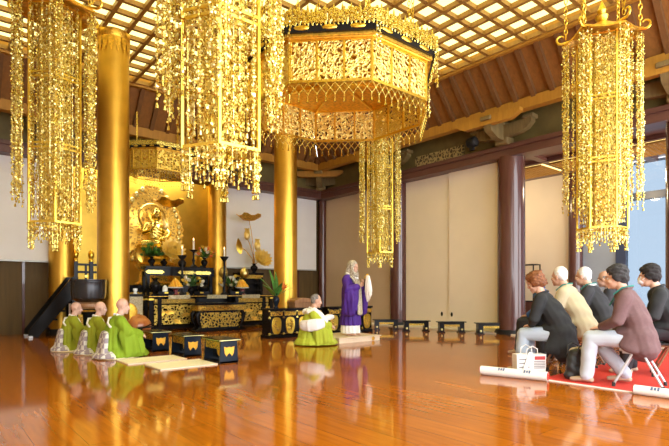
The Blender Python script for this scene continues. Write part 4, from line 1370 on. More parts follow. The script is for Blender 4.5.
mb = MB(); mb.lathe([(.268, .07), (.282, .08), (.268, .09)], 24); mb.build('gilt_band', 'gold_old', t)
# bowl gong
gx, gy = at(88.5, 9.36)
t = thing('bowl_gong', 'large dark bronze bowl gong behind the kneeling monks', 'gong', (gx, gy, .86))
mb = MB(); mb.lathe([(.02, .0), (.20, .015), (.29, .08), (.305, .18), (.308, .30), (.304, .40), (.315, .425), (.312, .44), (.295, .43), (.29, .36), (.29, .2), (.27, .1), (.18, .04), (.01, .03)], 44); mb.build('bowl', 'dark_bronze', t)
mb = MB(); mb.lathe([(.305, .385), (.313, .39), (.313, .40), (.305, .405)], 44); mb.build('rim_band', 'dark_bronze', t)
t = thing('gong_stand', 'stand with brown cushion under the bronze bowl gong', 'stand', (gx, gy, 0))
mb = MB(); mb.lathe([(.15, .74), (.20, .75), (.23, .79), (.225, .84), (.19, .87), (.05, .875)], 28); mb.build('cushion', 'brown_box', t)
mb = MB(); mb.lathe([(.17, 0), (.17, .05), (.10, .09), (.08, .3), (.10, .62), (.17, .70), (.19, .74)], 12); mb.build('pedestal', 'black_lacquer', t)
mb = MB(); mb.lathe([(.165, .69), (.185, .70), (.19, .72), (.17, .735)], 12); mb.build('gilt_band', 'gold_old', t)

# ------------------------------------------------------------------ low tables along the right wall
pos = [(386, 13.75), (416, 13.25), (451, 12.85), (490, 12.35)]
low_lab = ['low black and gold table farthest from the seated visitors', 'low black and gold table right of the middle wall column',
           'low black and gold table in the middle of the cream doors', 'low black and gold table next to the thick purple brown column']
for i, (px, Z) in enumerate(pos):
    x, y = at(px, Z)
    t = thing('low_table', low_lab[i], 'table', (x, y, 0), R(3), 'low tables along the sliding doors')
    H_ = .285; L_ = .66; D_ = .26
    # length runs across the view, as the desks stand in the photograph
    t.rotation_euler = (0, 0, imdir(0, 1))
    mb = MB(); mb.span(-L_ / 2 - .04, L_ / 2 + .04, -D_ / 2, D_ / 2, H_ - .025, H_); mb.build('table_top', 'black_lacquer', t, bevel=.004)
    mb = MB(); mb.span(-.20, .20, -D_ / 2 + .03, -D_ / 2 + .05, H_ - .13, H_ - .025); mb.build('carved_apron', 'carved_gold_fine', t, smooth=False)
    mb = MB(); mb.span(-.21, .21, -D_ / 2 + .02, D_ / 2 - .02, H_ - .075, H_ - .025); mb.build('frame', 'black_lacquer', t, smooth=False)
    for s_ in (-1, 1):
        mb = MB(); mb.span(s_ * .26 - .06, s_ * .26 + .06, -D_ / 2 + .02, D_ / 2 - .02, .02, H_ - .025); lg = mb.build('leg', 'black_lacquer', t, smooth=False)
        mb = MB(); mb.ell((s_ * .26, -D_ / 2 + .015, .08), (.03, .012, .03), seg=8, rings=5); mb.build('gilt_fitting', 'gold_pale', lg)
        mb = MB(); mb.span(s_ * .26 - .085, s_ * .26 + .085, -D_ / 2, D_ / 2, 0, .025); mb.build('foot', 'black_lacquer', t, smooth=False)

# ------------------------------------------------------------------ standing monk's platform
t = thing('standing_platform', 'pale wooden platform under the standing monk in purple', 'platform', (7.10, 8.22, 0))
mb = MB(); mb.span(-.56, .60, -.50, .50, 0, .095); mb.build('body', 'pale_wood', t, smooth=False)
mb = MB(); mb.span(-.59, .63, -.53, .53, .095, .115); mb.build('top_board', 'pale_wood', t, bevel=.006)
mb = MB()
c = V((.40, -.507, .05))
for k in range(5):
    a = 2 * PI * k / 5 + .3
    mb.ell(c + V((.028 * math.cos(a), 0, .028 * math.sin(a))), (.022, .008, .022), seg=10, rings=6)
mb.ell(c, (.016, .012, .016), seg=10, rings=6)
mb.build('flower_crest', 'gold_old', t)

# ------------------------------------------------------------------ red carpet and its rolled ends
t = thing('red_carpet', 'red carpet under the seated visitors', 'carpet', (0, 0, 0))
mb = MB(); mb.span(5.84, 10.6, -.2, 3.05, .002, .014); mb.build('pile', 'red_carpet', t, smooth=False)
mb = MB(); mb.span(5.80, 5.84, -.2, 3.05, .001, .012); mb.build('backing_edge', 'white_backing', t, smooth=False)
def roll(p0, p1, r, label):
    x0, y0 = p0; x1, y1 = p1
    d = V((x1 - x0, y1 - y0, 0)); ln = d.length
    t = thing('carpet_roll', label, 'carpet roll', (x0, y0, r), math.atan2(d.y, d.x), 'rolled carpet ends')
    Mx = Matrix(((0, 0, 1), (1, 0, 0), (0, 1, 0)))
    mb = MB(); mb.lathe([(r * .7, 0), (r, .004), (r, ln - .004), (r * .7, ln)], 24, M=Mx); mb.build('backing', 'white_backing', t)
    mb = MB()
    pts = []
    for i in range(40):
        a = i * .45; q = r * (.95 - i * .02)
        pts.append((ln + .001, q * math.cos(a), q * math.sin(a)))
    mb.tube(pts, .005, 4); mb.build('red_spiral', 'red_carpet', t); mb = MB()
    pts = [(-.001, p[1], p[2]) for p in pts]; mb.tube(pts, .005, 4)
    mb.build('red_spiral', 'red_carpet', t)
    for f in (.30, .68):
        mb = MB(); 
        for q in range(3): mb.box((ln * f + q * .03, -r * .72, r * .72), (.02, .04 - .008 * (q % 2), .004), Matrix.Rotation(R(45), 3, 'X'))
        mb.build('printed_mark', 'print_blue', t)
p0 = onfloor(481, 374.5); p1 = onfloor(548, 381.5)
roll(p0, p1, .058, 'white backed carpet roll lying on the floor before the newspaper bag')
p0 = onfloor(634, 394); p1 = onfloor(700, 403)
roll(p0, p1, .05, 'white backed carpet roll cut off by the right edge of the frame')
# ------------------------------------------------------------------ people
def rotm(yaw=0.0, pitch=0.0, roll=0.0):
    return Matrix.Rotation(yaw, 3, 'Z') @ Matrix.Rotation(roll, 3, 'Y') @ Matrix.Rotation(pitch, 3, 'X')
def add_head(b, c, M):
    c = V(c)
    def e(p, r): b.ell(c + M @ V(p), r, M)
    e((0, -.012, .035), (.076, .096, .098)); e((0, .028, -.042), (.060, .066, .076)); e((0, .078, -.092), (.026, .020, .020))
    e((0, .102, -.014), (.013, .020, .024)); e((0, .098, .006), (.009, .012, .030)); e((0, .076, .034), (.050, .018, .012))
    for s in (-1, 1):
        e((s * .036, .058, -.028), (.028, .032, .032)); e((s * .079, -.006, -.004), (.010, .024, .035))
    e((0, .093, -.056), (.024, .010, .007)); e((0, .091, -.067), (.020, .010, .007))
def face_bits(parent, c, M, brow='hair_dark', closed=False):
    c = V(c)
    for s in (-1, 1):
        mb = MB(); mb.cur = 0
        mb.ell(c + M @ V((s * .031, .081, .006)), (.013, .009, .0045 if closed else .007), M, 10, 7); mb.cur = 1
        mb.ell(c + M @ V((s * .031, .087, .006)), (.006, .004, .003 if closed else .006), M, 8, 6)
        mb.build('eye', ['eye_white', 'eye_dark'], parent)
        mb = MB(); mb.ell(c + M @ V((s * .033, .090, .027)), (.018, .006, .004), M, 8, 6); mb.build('eyebrow', brow, parent)
    mb = MB(); mb.ell(c + M @ V((0, .099, -.061)), (.021, .006, .007), M, 10, 6); mb.build('mouth', 'lips', parent)
def add_hand(b, wr, d, n, t):
    wr, d, n, t = V(wr), V(d).normalized(), V(n).normalized(), V(t).normalized()
    b.chain([wr - d * .02, wr + d * .03, wr + d * .085], [.024, .030, .032], 1.25, .5, t, 12)
    for k, ln in enumerate((.066, .076, .070, .054)):
        p0 = wr + d * .075 + t * (.033 - .0225 * k)
        p1 = p0 + (d * .95 + n * .25).normalized() * ln * .45
        p2 = p1 + (d * .55 + n * .8).normalized() * ln * .33
        p3 = p2 + (d * .05 + n * 1.0).normalized() * ln * .25
        b.chain([p0, p1, p2, p3], [.0095, .009, .0082, .0075], seg=8)
    p0 = wr + d * .015 + t * .022
    p1 = p0 + (d * .6 + t * .8).normalized() * .042
    p2 = p1 + (d * .95 + t * .15 + n * .3).normalized() * .034
    b.chain([p0, p1, p2], [.013, .0105, .0085], seg=8)
def lump(amp, f, seed=0.0):
    return lambda c, n: amp * (math.sin(c.x * f + seed) * math.sin(c.y * f * 1.1 + 1.7 * seed) * math.sin(c.z * f * .9 + seed * .6) + .5 * math.sin(c.z * f * 2.1 + c.x * f * 1.7))
def drape(amp, cx=0.0, cy=0.0, f=11, zlo=0.0, zhi=1.0):
    """vertical folds that deepen towards the hem"""
    def fn(c, n):
        a = math.atan2(c.y - cy, c.x - cx)
        t = max(0, min(1, (zhi - c.z) / (zhi - zlo)))
        return amp * (.25 + .75 * t) * (math.sin(a * f + 2.2 * math.sin(c.z * 4)) + .45 * math.sin(a * f * 2.3 + c.z * 7)) * (1 - .8 * abs(n.z))
    return fn

def add_hair(t, c, M, style, mt, seed=1.0):
    c = V(c)
    b = MB()
    def e(p, r): b.ell(c + M @ V(p), r, M)
    if style == 'short':
        e((0, -.026, .052), (.083, .094, .090)); e((0, -.055, -.005), (.073, .052, .062))
        for s in (-1, 1): e((s * .070, -.022, .022), (.016, .040, .042))
        amp, f = .003, 70
    elif style == 'thin':
        e((0, -.055, -.005), (.076, .056, .062)); e((0, -.070, .045), (.066, .046, .055))
        for s in (-1, 1): e((s * .072, -.025, .012), (.014, .042, .040))
        amp, f = .003, 70
    elif style == 'crop':
        e((0, -.022, .045), (.079, .092, .092)); e((0, -.045, -.005), (.074, .055, .055))
        amp, f = .001, 70
    elif style == 'full':
        e((0, -.03, .062), (.096, .108, .100)); e((0, -.065, .0), (.088, .066, .082)); e((0, .035, .098), (.070, .05, .035))
        for s in (-1, 1): e((s * .080, -.018, .015), (.022, .052, .056))
        amp, f = .006, 60
    elif style == 'wavy':
        e((0, -.03, .068), (.102, .114, .100)); e((0, -.065, .0), (.094, .070, .085)); e((0, .045, .100), (.080, .05, .04))
        for s in (-1, 1): e((s * .086, -.012, .012), (.026, .056, .062))
        r_ = random.Random(4)
        for k in range(30):
            a = r_.random() * 2 * PI; z = r_.uniform(-.05, .15)
            e((math.cos(a) * .085, -.03 + math.sin(a) * .09, z), (.025, .025, .025))
        amp, f = .006, 70
    fuse(b, 'hair', mt, t, .009, 2, lump(amp, f, seed))


def kneeling_monk(x, y, yaw, robe, label, pat=True, head_yaw=0.0, white_stole=False, sc=1.0, drum=False):
    t = thing('person', label, 'person', (x, y, .02), yaw)
    t.scale = (sc, sc, sc)
    hc = V((0, .085, .79)); HM = rotm(head_yaw, R(-10))
    # body
    b = MB()
    add_head(b, hc, HM)
    b.chain([(0, .03, .62), (0, .06, .72), hc + V((0, -.02, -.03))], [.062, .052, .055])
    b.chain([(0, -.06, .22), (0, -.03, .40), (0, .02, .56)], [.12, .125, .12], 1.2, .8)
    b.chain([(-.15, .02, .58), (.15, .02, .58)], [.05, .05])
    for s in (-1, 1):
        b.chain([(s * .09, -.10, .17), (s * .13, .34, .10)], [.085, .065]); b.chain([(s * .13, .34, .09), (s * .1, -.08, .07), (s * .07, -.26, .04)], [.055, .05, .03])
        b.chain([(s * .185, .02, .56), (s * .24, .12, .37), (s * .07, .33, .33)], [.045, .04, .026])
        add_hand(b, (s * .07, .33, .33), (-s * .25, .9, -.2), (-s * .5, -.1, -.8), (-s * .75, 0, .6))
    fuse(b, 'body', 'skin_pale' if not white_stole else 'skin', t, .0075, 3)
    face_bits(t, hc, HM)
    # robe
    b = MB()
    b.chain([(0, -.08, .14), (0, -.06, .30), (0, -.02, .46), (0, .02, .575)], [.19, .172, .165, .12], 1.15, .88)
    b.chain([(-.165, .015, .575), (0, .02, .60), (.165, .015, .575)], [.075, .075, .075])
    # lap and spread hem
    b.lathe([(.315, 0), (.31, .03), (.27, .10), (.21, .19), (.05, .24)], 30, (0, .08, .0), sx=1.0, sy=1.30)
    for s in (-1, 1):
        b.chain([(s * .19, .015, .56), (s * .255, .10, .40), (s * .14, .29, .34)], [.085, .095, .085])
        b.chain([(s * .25, .06, .40), (s * .27, .13, .24), (s * .27, .16, .06)], [.09, .105, .10], .55, 1.35)
        b.chain([(s * .17, .26, .33), (s * .21, .27, .18), (s * .22, .27, .06)], [.06, .085, .09], .6, 1.2)
    fuse(b, 'robe', robe, t, .012, 3, drape(.013, 0, .05, 13, 0, .6))
    # white under collar
    mb = MB()
    for s in (-1, 1):
        mb.chain([(s * .055, -.015, .665), (s * .082, .035, .645), (s * .05, .115, .585), (-s * .01, .155, .52)], [.020, .024, .022, .016], 1, .8)
    mb.chain([(-.06, -.01, .665), (0, -.035, .672), (.06, -.01, .665)], [.022, .024, .022])
    fuse(mb, 'white_collar', 'white_cloth', t, .008, 2)
    if pat:
        b = MB()
        b.chain([(0, -.18, .36), (0, -.20, .20), (0, -.22, .04)], [.13, .16, .18], 1.3, .45)
        b.lathe([(.30, 0), (.29, .03), (.2, .10), (.05, .13)], 22, (0, -.14, 0), sx=1.05, sy=.75)
        fuse(b, 'patched_kesa', 'patched_brocade', t, .012, 3, drape(.008, 0, .0, 12, 0, .4))
        mb = MB(); mb.chain([(.14, -.13, .48), (.05, -.15, .53), (-.1, -.10, .61), (-.12, .04, .62)], [.018, .018, .018, .018]); mb.build('kesa_cord', 'white_cloth', t)
    if white_stole:
        b = MB()
        b.chain([(-.12, -.06, .61), (-.13, .06, .63), (-.10, .15, .52), (-.06, .21, .38), (-.04, .25, .24)], [.05, .06, .07, .08, .07], 1.0, .45)
        b.chain([(.14, -.08, .60), (.16, .03, .64), (.17, .13, .56), (.15, .22, .44), (.12, .28, .30)], [.08, .09, .10, .11, .10], 1.0, .55)
        b.chain([(.13, -.08, .61), (0, -.12, .60), (-.13, -.07, .61)], [.055, .055, .055])
        b.chain([(.30, .17, .40), (.345, .05, .38), (.30, -.09, .36), (.17, -.20, .36)], [.09, .11, .11, .09], 1.0, .42, (0, 0, 1))
        fuse(b, 'white_stole', 'white_cloth', t, .010, 3, drape(.006, 0, 0, 9, .1, .6))
        b = MB(); b.chain([(.16, .20, .46), (.12, .30, .50), (.03, .37, .50)], [.06, .075, .06], 1, .8)
        fuse(b, 'sleeve_lining', 'white_cloth', t, .010, 2)
        add_hair(t, hc, HM, 'crop', 'hair_grey', 2)
    if drum:
        pass
    return t

labs = ['kneeling monk in yellow green robe farthest left of three in a row', 'kneeling monk in yellow green robe, the middle of three in a row',
        'kneeling monk in bright green robe nearest the viewer beside the wooden drum']
for i, (px, Z) in enumerate(MONKS):
    x, y = at(px, Z)
    kneeling_monk(x, y, imdir(.80, .60), ['green_robe', 'green_robe', 'green_robe_bright'][i], labs[i], True, [0, .05, -.1][i], sc=[.93, .95, 1.02][i])
x, y = at(311.5, 9.9)
kneeling_monk(x, y, imdir(.96, .16), 'green_robe_lime', 'kneeling monk in lime green robe with white stole before the standing monk', False, .05, True, sc=1.08)

# standing monk
def standing_monk():
    x, y = at(350.5, 10.72)
    t = thing('person', 'standing monk in purple robe and patterned hood on the pale platform', 'person', (x, y, .116), imdir(.86, -.50))
    hc = V((0, .075, 1.475)); HM = rotm(.0, R(-14))
    b = MB()
    add_head(b, hc, HM)
    b.chain([(0, .0, 1.27), (0, .03, 1.36), hc + V((0, -.02, -.03))], [.065, .055, .055])
    b.chain([(0, 0, .78), (0, -.01, .98), (0, 0, 1.22)], [.125, .13, .125], 1.2, .8)
    b.chain([(-.16, 0, 1.25), (.16, 0, 1.25)], [.05, .05])
    for s in (-1, 1):
        b.chain([(s * .09, 0, .80), (s * .09, .015, .43), (s * .09, -.01, .07)], [.08, .06, .04]); b.chain([(s * .09, -.02, .035), (s * .10, .17, .028)], [.036, .03], 1.15, .8)
    b.chain([(.19, 0, 1.23), (.25, .05, 1.0), (.07, .27, 1.06)], [.045, .04, .027]); add_hand(b, (.07, .27, 1.06), (-.5, .5, .55), (-.55, -.75, .1), (-.1, -.3, .9))
    b.chain([(-.19, 0, 1.23), (-.26, .05, 1.0), (-.03, .29, 1.10)], [.045, .04, .027]); add_hand(b, (-.03, .29, 1.10), (.5, .4, .6), (.5, -.8, 0), (0, -.3, .9))
    fuse(b, 'body', 'skin', t, .0075, 3)
    face_bits(t, hc, HM)
    # long purple outer robe with hanging sleeves
    b = MB()
    b.chain([(0, -.01, .52), (0, -.01, .80), (0, -.015, 1.02), (0, 0, 1.20)], [.20, .19, .185, .14], 1.12, .88)
    b.chain([(-.175, -.005, 1.235), (0, 0, 1.27), (.175, -.005, 1.235)], [.08, .075, .08])
    for s in (-1, 1):
        b.chain([(s * .2, 0, 1.2), (s * .27, .06, 1.0), (s * .14, .22, 1.04)], [.09, .105, .085])
        b.chain([(s * .25, .07, 1.02), (s * .27, .12, .75), (s * .26, .10, .50)], [.10, .13, .135], .6, 1.2)
        b.chain([(s * .15, .21, 1.02), (s * .19, .2, .8), (s * .22, .17, .58)], [.07, .10, .11], .6, 1.1)
    fuse(b, 'purple_robe', 'purple_robe', t, .012, 3, drape(.014, 0, 0, 11, .45, 1.25))
    b = MB(); b.lathe([(.225, .225), (.23, .24), (.215, .40), (.20, .56), (.1, .60)], 30); b.lathe([(.1, .225), (.22, .225), (.2, .26), (.1, .26)], 30)
    fuse(b, 'purple_skirt', 'purple_robe', t, .012, 2, drape(.012, 0, 0, 14, .2, .7))
    b = MB(); b.lathe([(.195, .05), (.205, .06), (.20, .24), (.19, .34), (.1, .36)], 30)
    fuse(b, 'white_hem', 'white_cloth', t, .012, 2, drape(.010, 0, 0, 16, .0, .4))
    # brocade panel hung over the front and one shoulder
    b = MB()
    b.chain([(-.12, -.03, 1.30), (-.10, .11, 1.24), (-.01, .20, 1.05), (.03, .24, .80), (.03, .25, .55), (.03, .25, .48)], [.06, .065, .085, .10, .115, .115], 1.0, .32)
    b.chain([(.12, -.03, 1.30), (.10, .10, 1.25), (.05, .18, 1.12)], [.055, .06, .06], 1.0, .4)
    fuse(b, 'brocade_kesa', 'kesa_brocade', t, .010, 2, drape(.006, 0, 0, 9, .4, 1.2))
    # hood
    b = MB()
    b.ell(hc + V((0, -.03, .055)), (.102, .118, .105)); b.chain([hc + V((0, -.065, .02)), (0, -.045, 1.36), (0, -.05, 1.25)], [.10, .105, .12], 1.05, .75)
    for s in (-1, 1):
        b.chain([hc + V((s * .085, .0, .05)), hc + V((s * .09, .015, -.08)), (s * .09, .075, 1.30), (s * .07, .135, 1.17)], [.03, .038, .05, .05], .7, 1.1)
    b.chain([(-.08, .12, 1.33), (0, .16, 1.31), (.08, .12, 1.33)], [.045, .045, .045])
    fuse(b, 'patterned_hood', 'hood_brocade', t, .009, 3, lump(.003, 45))
    mb = MB(); mb.chain([(-.10, -.04, 1.345), (-.085, .08, 1.30), (-.03, .15, 1.235)], [.022, .022, .02]); mb.chain([(.10, -.04, 1.345), (.085, .08, 1.30), (.03, .15, 1.235)], [.022, .022, .02]); mb.build('white_collar', 'white_cloth', t)
    return t
sm = standing_monk()
M_ = Matrix.Translation(sm.location) @ Matrix.Rotation(sm.rotation_euler.z, 4, 'Z')
o = thing('ceremonial_whisk', 'white haired ceremonial whisk held by the standing monk', 'whisk', sm.location, sm.rotation_euler.z)
mb = MB(); mb.tube([(-.02, .315, .98), (.03, .355, 1.10), (.075, .40, 1.235)], [.012, .012, .014], 8); mb.build('handle', 'black_lacquer', o)
mb = MB(); mb.lathe([(.02, 0), (.04, .01), (.045, .04), (.03, .07), (.035, .09), (.01, .12)], 12, (.075, .40, 1.22), M=rotm(0, R(-30))); mb.build('gold_head', 'gold_plain', o)
b = MB()
top = V((.09, .44, 1.29))
rq = random.Random(9)
for k in range(46):
    a = 2 * PI * k / 46; q = rq.uniform(.3, 1)
    px_, py_ = math.cos(a) * q, math.sin(a) * q
    ln = .44 + .12 * rq.random()
    pts = [top, top + V((.03 + .025 * px_, .035 + .03 * py_, -.01)), top + V((.04 + .05 * px_, .055 + .06 * py_, -ln * .35)), top + V((.03 + .07 * px_, .06 + .075 * py_, -ln * .75)), top + V((.0 + .03 * px_, .03 + .03 * py_, -ln))]
    b.tube(pts, [.008, .014, .017, .014, .004], 6)
b.build('white_hair', 'white_hair_whisk', o)

# seated visitors
def visitor(x, y, yaw, label, jacket, trousers, hair, hair_mt, lean=.14, hem=.40, sc=1.0, head_yaw=0.0, lanyard=False, mask=False, sock='beige_sock', tuck=False, group=None, collar=None, head_pitch=-8):
    t = thing('person', label, 'person', (x, y, .014 if y < 3.05 else 0), yaw, group)
    t.scale = (sc, sc, sc)
    hc = V((0, lean + .10, 1.165)); HM = rotm(head_yaw, R(head_pitch))
    knees = [(-.13, .42, .50), (.12, .43, .50)]
    ank = [(-.13, .46, .09), (.12, .40, .09)]
    if tuck: ank[1] = (.10, .12, .10)
    hips = [(-.09, .0, .51), (.09, .0, .51)]
    b = MB()
    add_head(b, hc, HM)
    b.chain([(0, lean + .0, .98), (0, lean + .045, 1.07), hc + V((0, -.025, -.03))], [.064, .055, .056])
    b.chain([(0, -.02, .52), (0, lean * .35, .72), (0, lean, .94)], [.13, .13, .12], 1.15, .8)
    b.chain([(-.15, lean, .965), (.15, lean, .965)], [.05, .05])
    arms = []
    for s in (-1, 1):
        sh = V((s * .185, lean, .955)); el = V((s * .235, lean + .06, .70)); wr = V((s * .10, .33, .615))
        arms.append((sh, el, wr))
        b.chain([sh, el, wr], [.046, .040, .027])
        add_hand(b, wr, (-s * .45, .85, -.15), (-s * .1, -.1, -1), (-s * .85, -.4, 0))
    for h_, k_, a_ in zip(hips, knees, ank):
        b.chain([h_, k_, a_], [.085, .055, .038]); b.chain([V(a_) + V((0, -.03, -.05)), V(a_) + V((0, .14, -.062))], [.036, .03], 1.15, .8)
    fuse(b, 'body', 'skin', t, .0075, 3)
    if head_yaw < 9: face_bits(t, hc, HM, hair_mt)
    # trousers
    b = MB()
    for h_, k_, a_ in zip(hips, knees, ank):
        a_ = V(a_)
        b.chain([h_, k_], [.105, .085]); b.chain([k_, V(k_).lerp(a_, .5), a_ + V((0, 0, .005))], [.085, .078, .074])
    b.chain([(-.08, -.03, .52), (.08, -.03, .52)], [.125, .125])
    fuse(b, 'trousers', trousers, t, .011, 3, lump(.004, 26))
    for a_ in ank:
        a_ = V(a_)
        b = MB(); b.chain([a_ + V((0, 0, .04)), a_ + V((0, -.01, -.03))], [.042, .04]); b.chain([a_ + V((0, -.045, -.052)), a_ + V((0, .06, -.050)), a_ + V((0, .155, -.062))], [.040, .038, .030], 1.15, .8)
        fuse(b, 'sock', sock, t, .010, 2)
    # jacket
    b = MB()
    b.chain([(0, -.035, .50), (0, -.03 + lean * .2, .66), (0, lean * .55, .82), (0, lean, .945)], [.178, .172, .170, .135], 1.16, .86)
    b.chain([(-.165, lean - .005, .958), (0, lean, .99), (.165, lean - .005, .958)], [.078, .075, .078])
    for sh, el, wr in arms:
        b.chain([sh, el, el.lerp(wr, .88)], [.078, .070, .050])
    # skirt of the jacket over hips and seat
    b.chain([(0, -.04, .56), (0, -.06, hem + .10), (0, -.07, hem + .06)], [.185, .195, .195], 1.12, .82)
    b.chain([(0, .04, .58), (0, .14, .565)], [.16, .14], 1.3, .62)
    if hem < .4:
        for s in (-1, 1): b.chain([(s * .17, .0, .55), (s * .20, .05, hem + .06)], [.06, .075], .6, 1.4)
    fuse(b, 'jacket', jacket, t, .0115, 3, lambda c, n: .006 * math.sin(c.z * 34 + 5 * math.sin(c.x * 9) + 4 * c.y) * (.4 + .6 * abs(math.sin(c.x * 6 + c.y * 5))))
    mb = MB()
    mb.chain([(-.075, lean + .055, 1.02), (-.07, lean - .01, 1.05), (0, lean - .045, 1.062), (.07, lean - .01, 1.05), (.075, lean + .055, 1.02)], [.02, .023, .024, .023, .02], 1, .7)
    mb.build('collar', collar or jacket, t)
    if lanyard:
        mb = MB()
        mb.tube([(-.10, lean + .11, .985), (-.088, lean + .03, 1.06), (-.05, lean - .045, 1.078), (0, lean - .066, 1.08), (.05, lean - .045, 1.078), (.088, lean + .03, 1.06), (.10, lean + .11, .985), (.05, lean + .17, .86)], .009, 6)
        mb.build('neck_ribbon', 'teal_ribbon', t)
    add_hair(t, hc, HM, hair, hair_mt, x)
    if mask:
        b = MB(); b.ell(hc + HM @ V((0, .072, -.045)), (.058, .052, .050), HM)
        fuse(b, 'face_mask', 'mask_white', t, .008, 2)
        mb = MB()
        for s in (-1, 1): mb.tube([hc + HM @ V((s * .055, .07, -.03)), hc + HM @ V((s * .080, .02, -.01)), hc + HM @ V((s * .084, -.02, .01))], .004, 5)
        mb.build('ear_loops', 'mask_white', t)
    return t

def stool(x, y, yaw, label, leg_mt, seat_mt):
    t = thing('folding_stool', label, 'stool', (x, y, .014 if y < 3.05 else 0), yaw, 'folding stools')
    mb = MB(); mb.span(-.165, .165, -.13, .15, .395, .425); mb.build('seat', seat_mt, t, bevel=.012)
    mb = MB(); mb.span(-.15, .15, -.12, .12, .372, .395); mb.build('seat_frame', leg_mt, t, bevel=.004)
    for s in (-1, 1):
        for y0, y1 in ((.02, .20), (-.08, -.27)):
            mb = MB(); mb.tube([(s * .15, y0, .38), (s * .175, (y0 + y1) / 2, .2), (s * .19, y1, .02)], .014, 9)
            lg = mb.build('leg', leg_mt, t)
            mb = MB(); mb.tube([(s * .19, y1, 0), (s * .189, y1 * .985, .045)], .019, 9); mb.build('rubber_foot', 'rubber', lg)
    for yy in (.14, -.205):
        mb = MB(); mb.tube([(-.18, yy, .13), (.18, yy, .13)], .009, 8); mb.build('stretcher', leg_mt, t)
    return t

def place(px, Z, d, lab_s, legs, seat, **kw):
    x, y = at(px, Z)
    yaw = imdir(*d)
    stool(x, y, yaw, lab_s, legs, seat)
    return visitor(x, y, yaw, **kw)
place(636, 5.62, (-.80, .60), 'pale grey stool under the visitor in the mauve brown cardigan', 'grey_metal', 'grey_metal',
      label='seated visitor in mauve brown cardigan with grey black hair, nearest the viewer', jacket='mauve_knit', trousers='pale_trousers', hair='full', hair_mt='hair_grizzled',
      lean=.09, hem=.36, sc=1.05, head_yaw=.05, lanyard=True, tuck=True)
place(560, 6.5, (-.80, .60), 'brown legged stool under the auburn haired visitor in black', 'brown_metal', 'black_vinyl',
      label='seated visitor with auburn hair in long black jacket beside the newspaper bag', jacket='black_wool', trousers='pale_blue_trousers', hair='wavy', hair_mt='hair_auburn',
      lean=.20, hem=.24, sc=1.02, head_yaw=.1, head_pitch=-24)
place(580, 7.2, (-.74, .67), 'stool under the white haired visitor in cream jacket', 'brown_metal', 'black_vinyl',
      label='seated white haired visitor in cream jacket right of the auburn haired visitor', jacket='cream_jacket', trousers='dark_trousers', hair='short', hair_mt='hair_white',
      lean=.16, sc=1.11, head_yaw=-.2, lanyard=True)
place(603, 7.55, (-.74, .67), 'stool under the white haired visitor in black suit', 'brown_metal', 'black_vinyl',
      label='seated white haired visitor in black suit with green neck ribbon', jacket='black_suit', trousers='dark_trousers', hair='short', hair_mt='hair_white',
      lean=.15, sc=1.12, head_yaw=-.1, lanyard=True, collar='white_cloth')
place(623, 8.25, (-.74, .67), 'stool under the balding grey haired visitor', 'brown_metal', 'black_vinyl',
      label='balding grey haired visitor in black suit half hidden behind the cardigan wearer', jacket='black_suit', trousers='dark_trousers', hair='thin', hair_mt='hair_grey',
      lean=.15, sc=1.10, head_yaw=-.1, collar='white_cloth')
place(671, 6.25, (-.86, .50), 'stool under the masked visitor at the right edge', 'brown_metal', 'black_vinyl',
      label='dark haired visitor wearing a white face mask at the right edge', jacket='black_wool', trousers='dark_trousers', hair='full', hair_mt='hair_dark',
      lean=.12, sc=1.08, head_yaw=-.15, mask=True)
place(551, 8.4, (-.9, .40), 'stool hidden behind the auburn haired visitor', 'brown_metal', 'black_vinyl',
      label='visitor in blue top almost hidden behind the auburn haired visitor', jacket='blue_cloth', trousers='dark_trousers', hair='full', hair_mt='hair_dark',
      lean=.15, sc=1.08)

# bags
x, y = onfloor(529, 374.5)
t = thing('shopping_bag', 'white paper shopping bag with red and grey print beside the carpet roll', 'bag', (x, y, 0), imdir(-.1, 1))
mb = MB(); mb.prism([(-.19, 0), (.19, 0), (.20, .27), (-.20, .27)], -.07, .07, Matrix(((1, 0, 0), (0, 0, 1), (0, 1, 0)))); mb.build('bag_body', 'white_paper', t, bevel=.004)
for s in (-1, 1):
    mb = MB(); mb.tube([(-.08, s * .07, .26), (-.07, s * .08, .34), (0, s * .09, .38), (.07, s * .08, .34), (.08, s * .07, .26)], .007, 6); mb.build('handle', 'white_paper', t)
mb = MB(); mb.span(.04, .18, -.074, -.069, .20, .245); mb.build('red_print', 'print_red', t, smooth=False)
mb = MB()
for k in range(5): mb.span(.03, .18, -.073, -.069, .09 + k * .021, .10 + k * .021)
for k in range(4): mb.span(-.17, -.03, -.073, -.069, .05 + k * .05, .066 + k * .05)
mb.build('grey_print', 'print_grey', t, smooth=False)
t = thing('newspaper', 'folded white newspaper strip leaning out of the shopping bag', 'newspaper', (x, y, 0), imdir(-.1, 1))
mb = MB(); mb.beam((-.13, -.11, .015), (-.02, -.085, .30), .05, .008, (0, -1, .2)); mb.build('folded_sheet', 'white_paper', t, smooth=False)
x, y = onfloor(581, 381)
t = thing('tote_bag', 'black soft bag on the red carpet between the two nearest visitors', 'bag', (x + .06, y + .06, .014), imdir(-.3, 1))
b = MB()
b.chain([(0, 0, .06), (0, 0, .2), (0, 0, .30)], [.17, .165, .14], 1.0, .62)
b.chain([(-.13, 0, .05), (.13, 0, .05)], [.06, .06], 1, 1)
fuse(b, 'bag_body', 'black_bag', t, .012, 3, lump(.008, 26))
for s in (-1, 1):
    mb = MB(); mb.tube([(-.10, s * .07, .29), (-.07, s * .09, .40), (0, s * .10, .43), (.07, s * .09, .40), (.10, s * .07, .29)], .009, 7); mb.build('handle', 'black_bag', t)
t = thing('folded_scarf', 'beige folded scarf on top of the black soft bag', 'scarf', (x + .06, y + .06, .014 + .335), imdir(-.3, 1))
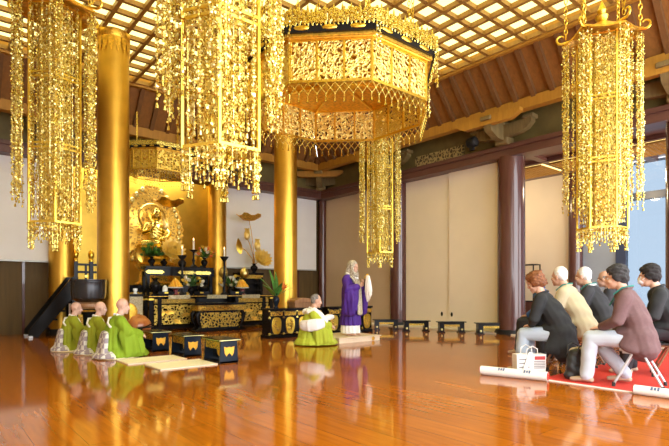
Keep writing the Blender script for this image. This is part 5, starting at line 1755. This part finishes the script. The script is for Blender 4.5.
b = MB(); b.chain([(-.08, .02, .0), (.0, -.03, .025), (.08, .01, .0)], [.035, .04, .035]); b.chain([(-.04, .05, .01), (.07, .04, .03)], [.03, .03])
fuse(b, 'cloth', 'bag_beige', t, .010, 2, lump(.004, 60))
# thin framed case in the corridor
t = thing('display_case', 'thin framed glass case against the cream corridor wall', 'display case', (14.55, 8.15, 0), R(90))
mb = MB()
for sx in (-.4, .4):
    for sy in (-.2, .2): mb.span(sx - .015, sx + .015, sy - .015, sy + .015, 0, 1.9)
for sy in (-.2, .2):
    for z in (.75, 1.885): mb.span(-.4, .4, sy - .015, sy + .015, z - .015, z + .015)
for sx in (-.4, .4):
    for z in (.75, 1.885): mb.span(sx - .015, sx + .015, -.2, .2, z - .015, z + .015)
mb.build('frame', 'black_iron', t, smooth=False)
mb = MB(); mb.span(-.385, .385, -.185, .185, .1, .74); mb.build('base_cabinet', 'column_brown', t, smooth=False)

# ------------------------------------------------------------------ unseen lamps added to brighten the room
def area(name, loc, rot, sx, sy, power, col):
    l = bpy.data.lights.new(name, 'AREA'); l.shape = 'RECTANGLE'; l.size = sx; l.size_y = sy; l.energy = power; l.color = col
    o = bpy.data.objects.new(name, l); COL.objects.link(o); o.location = loc; o.rotation_euler = rot
    return o
for i, yy in enumerate((5.2, 8.6)):  # bare point lamps added to brighten the cream corridor wall
    l = bpy.data.lights.new('corridor_fill', 'POINT'); l.energy = 50; l.color = (1, .78, .46); l.shadow_soft_size = .15
    o = bpy.data.objects.new('corridor_fill', l); COL.objects.link(o); o.location = (13.3, yy, 3.9)
area('recess_fill', (4.9, 15.4, 5.25), (R(12), 0, 0), 5.2, .5, 120, (1, .82, .5))  # hidden area lamp added to brighten the gilded wall
def spot(name, loc, target, power, ang, col):
    l = bpy.data.lights.new(name, 'SPOT'); l.energy = power; l.spot_size = R(ang); l.spot_blend = .5; l.color = col; l.shadow_soft_size = .08
    o = bpy.data.objects.new(name, l); COL.objects.link(o); o.location = loc
    o.rotation_euler = (V(target) - V(loc)).to_track_quat('-Z', 'Y').to_euler()
spot('statue_fill', (6.6, 12.6, 4.3), (5.1, 14.9, 2.6), 260, 40, (1, .85, .6))  # added spot aimed at the statue, without any fixture

scene.view_settings.view_transform = 'Standard'
scene.view_settings.look = 'None'
scene.view_settings.gamma = 1
scene.view_settings.use_curve_mapping = False
scene.view_settings.exposure = 0.65
scene.cycles.transparent_max_bounces = 24
scene.cycles.max_bounces = 8
scene.cycles.sample_clamp_indirect = 6
scene.cycles.use_denoising = True
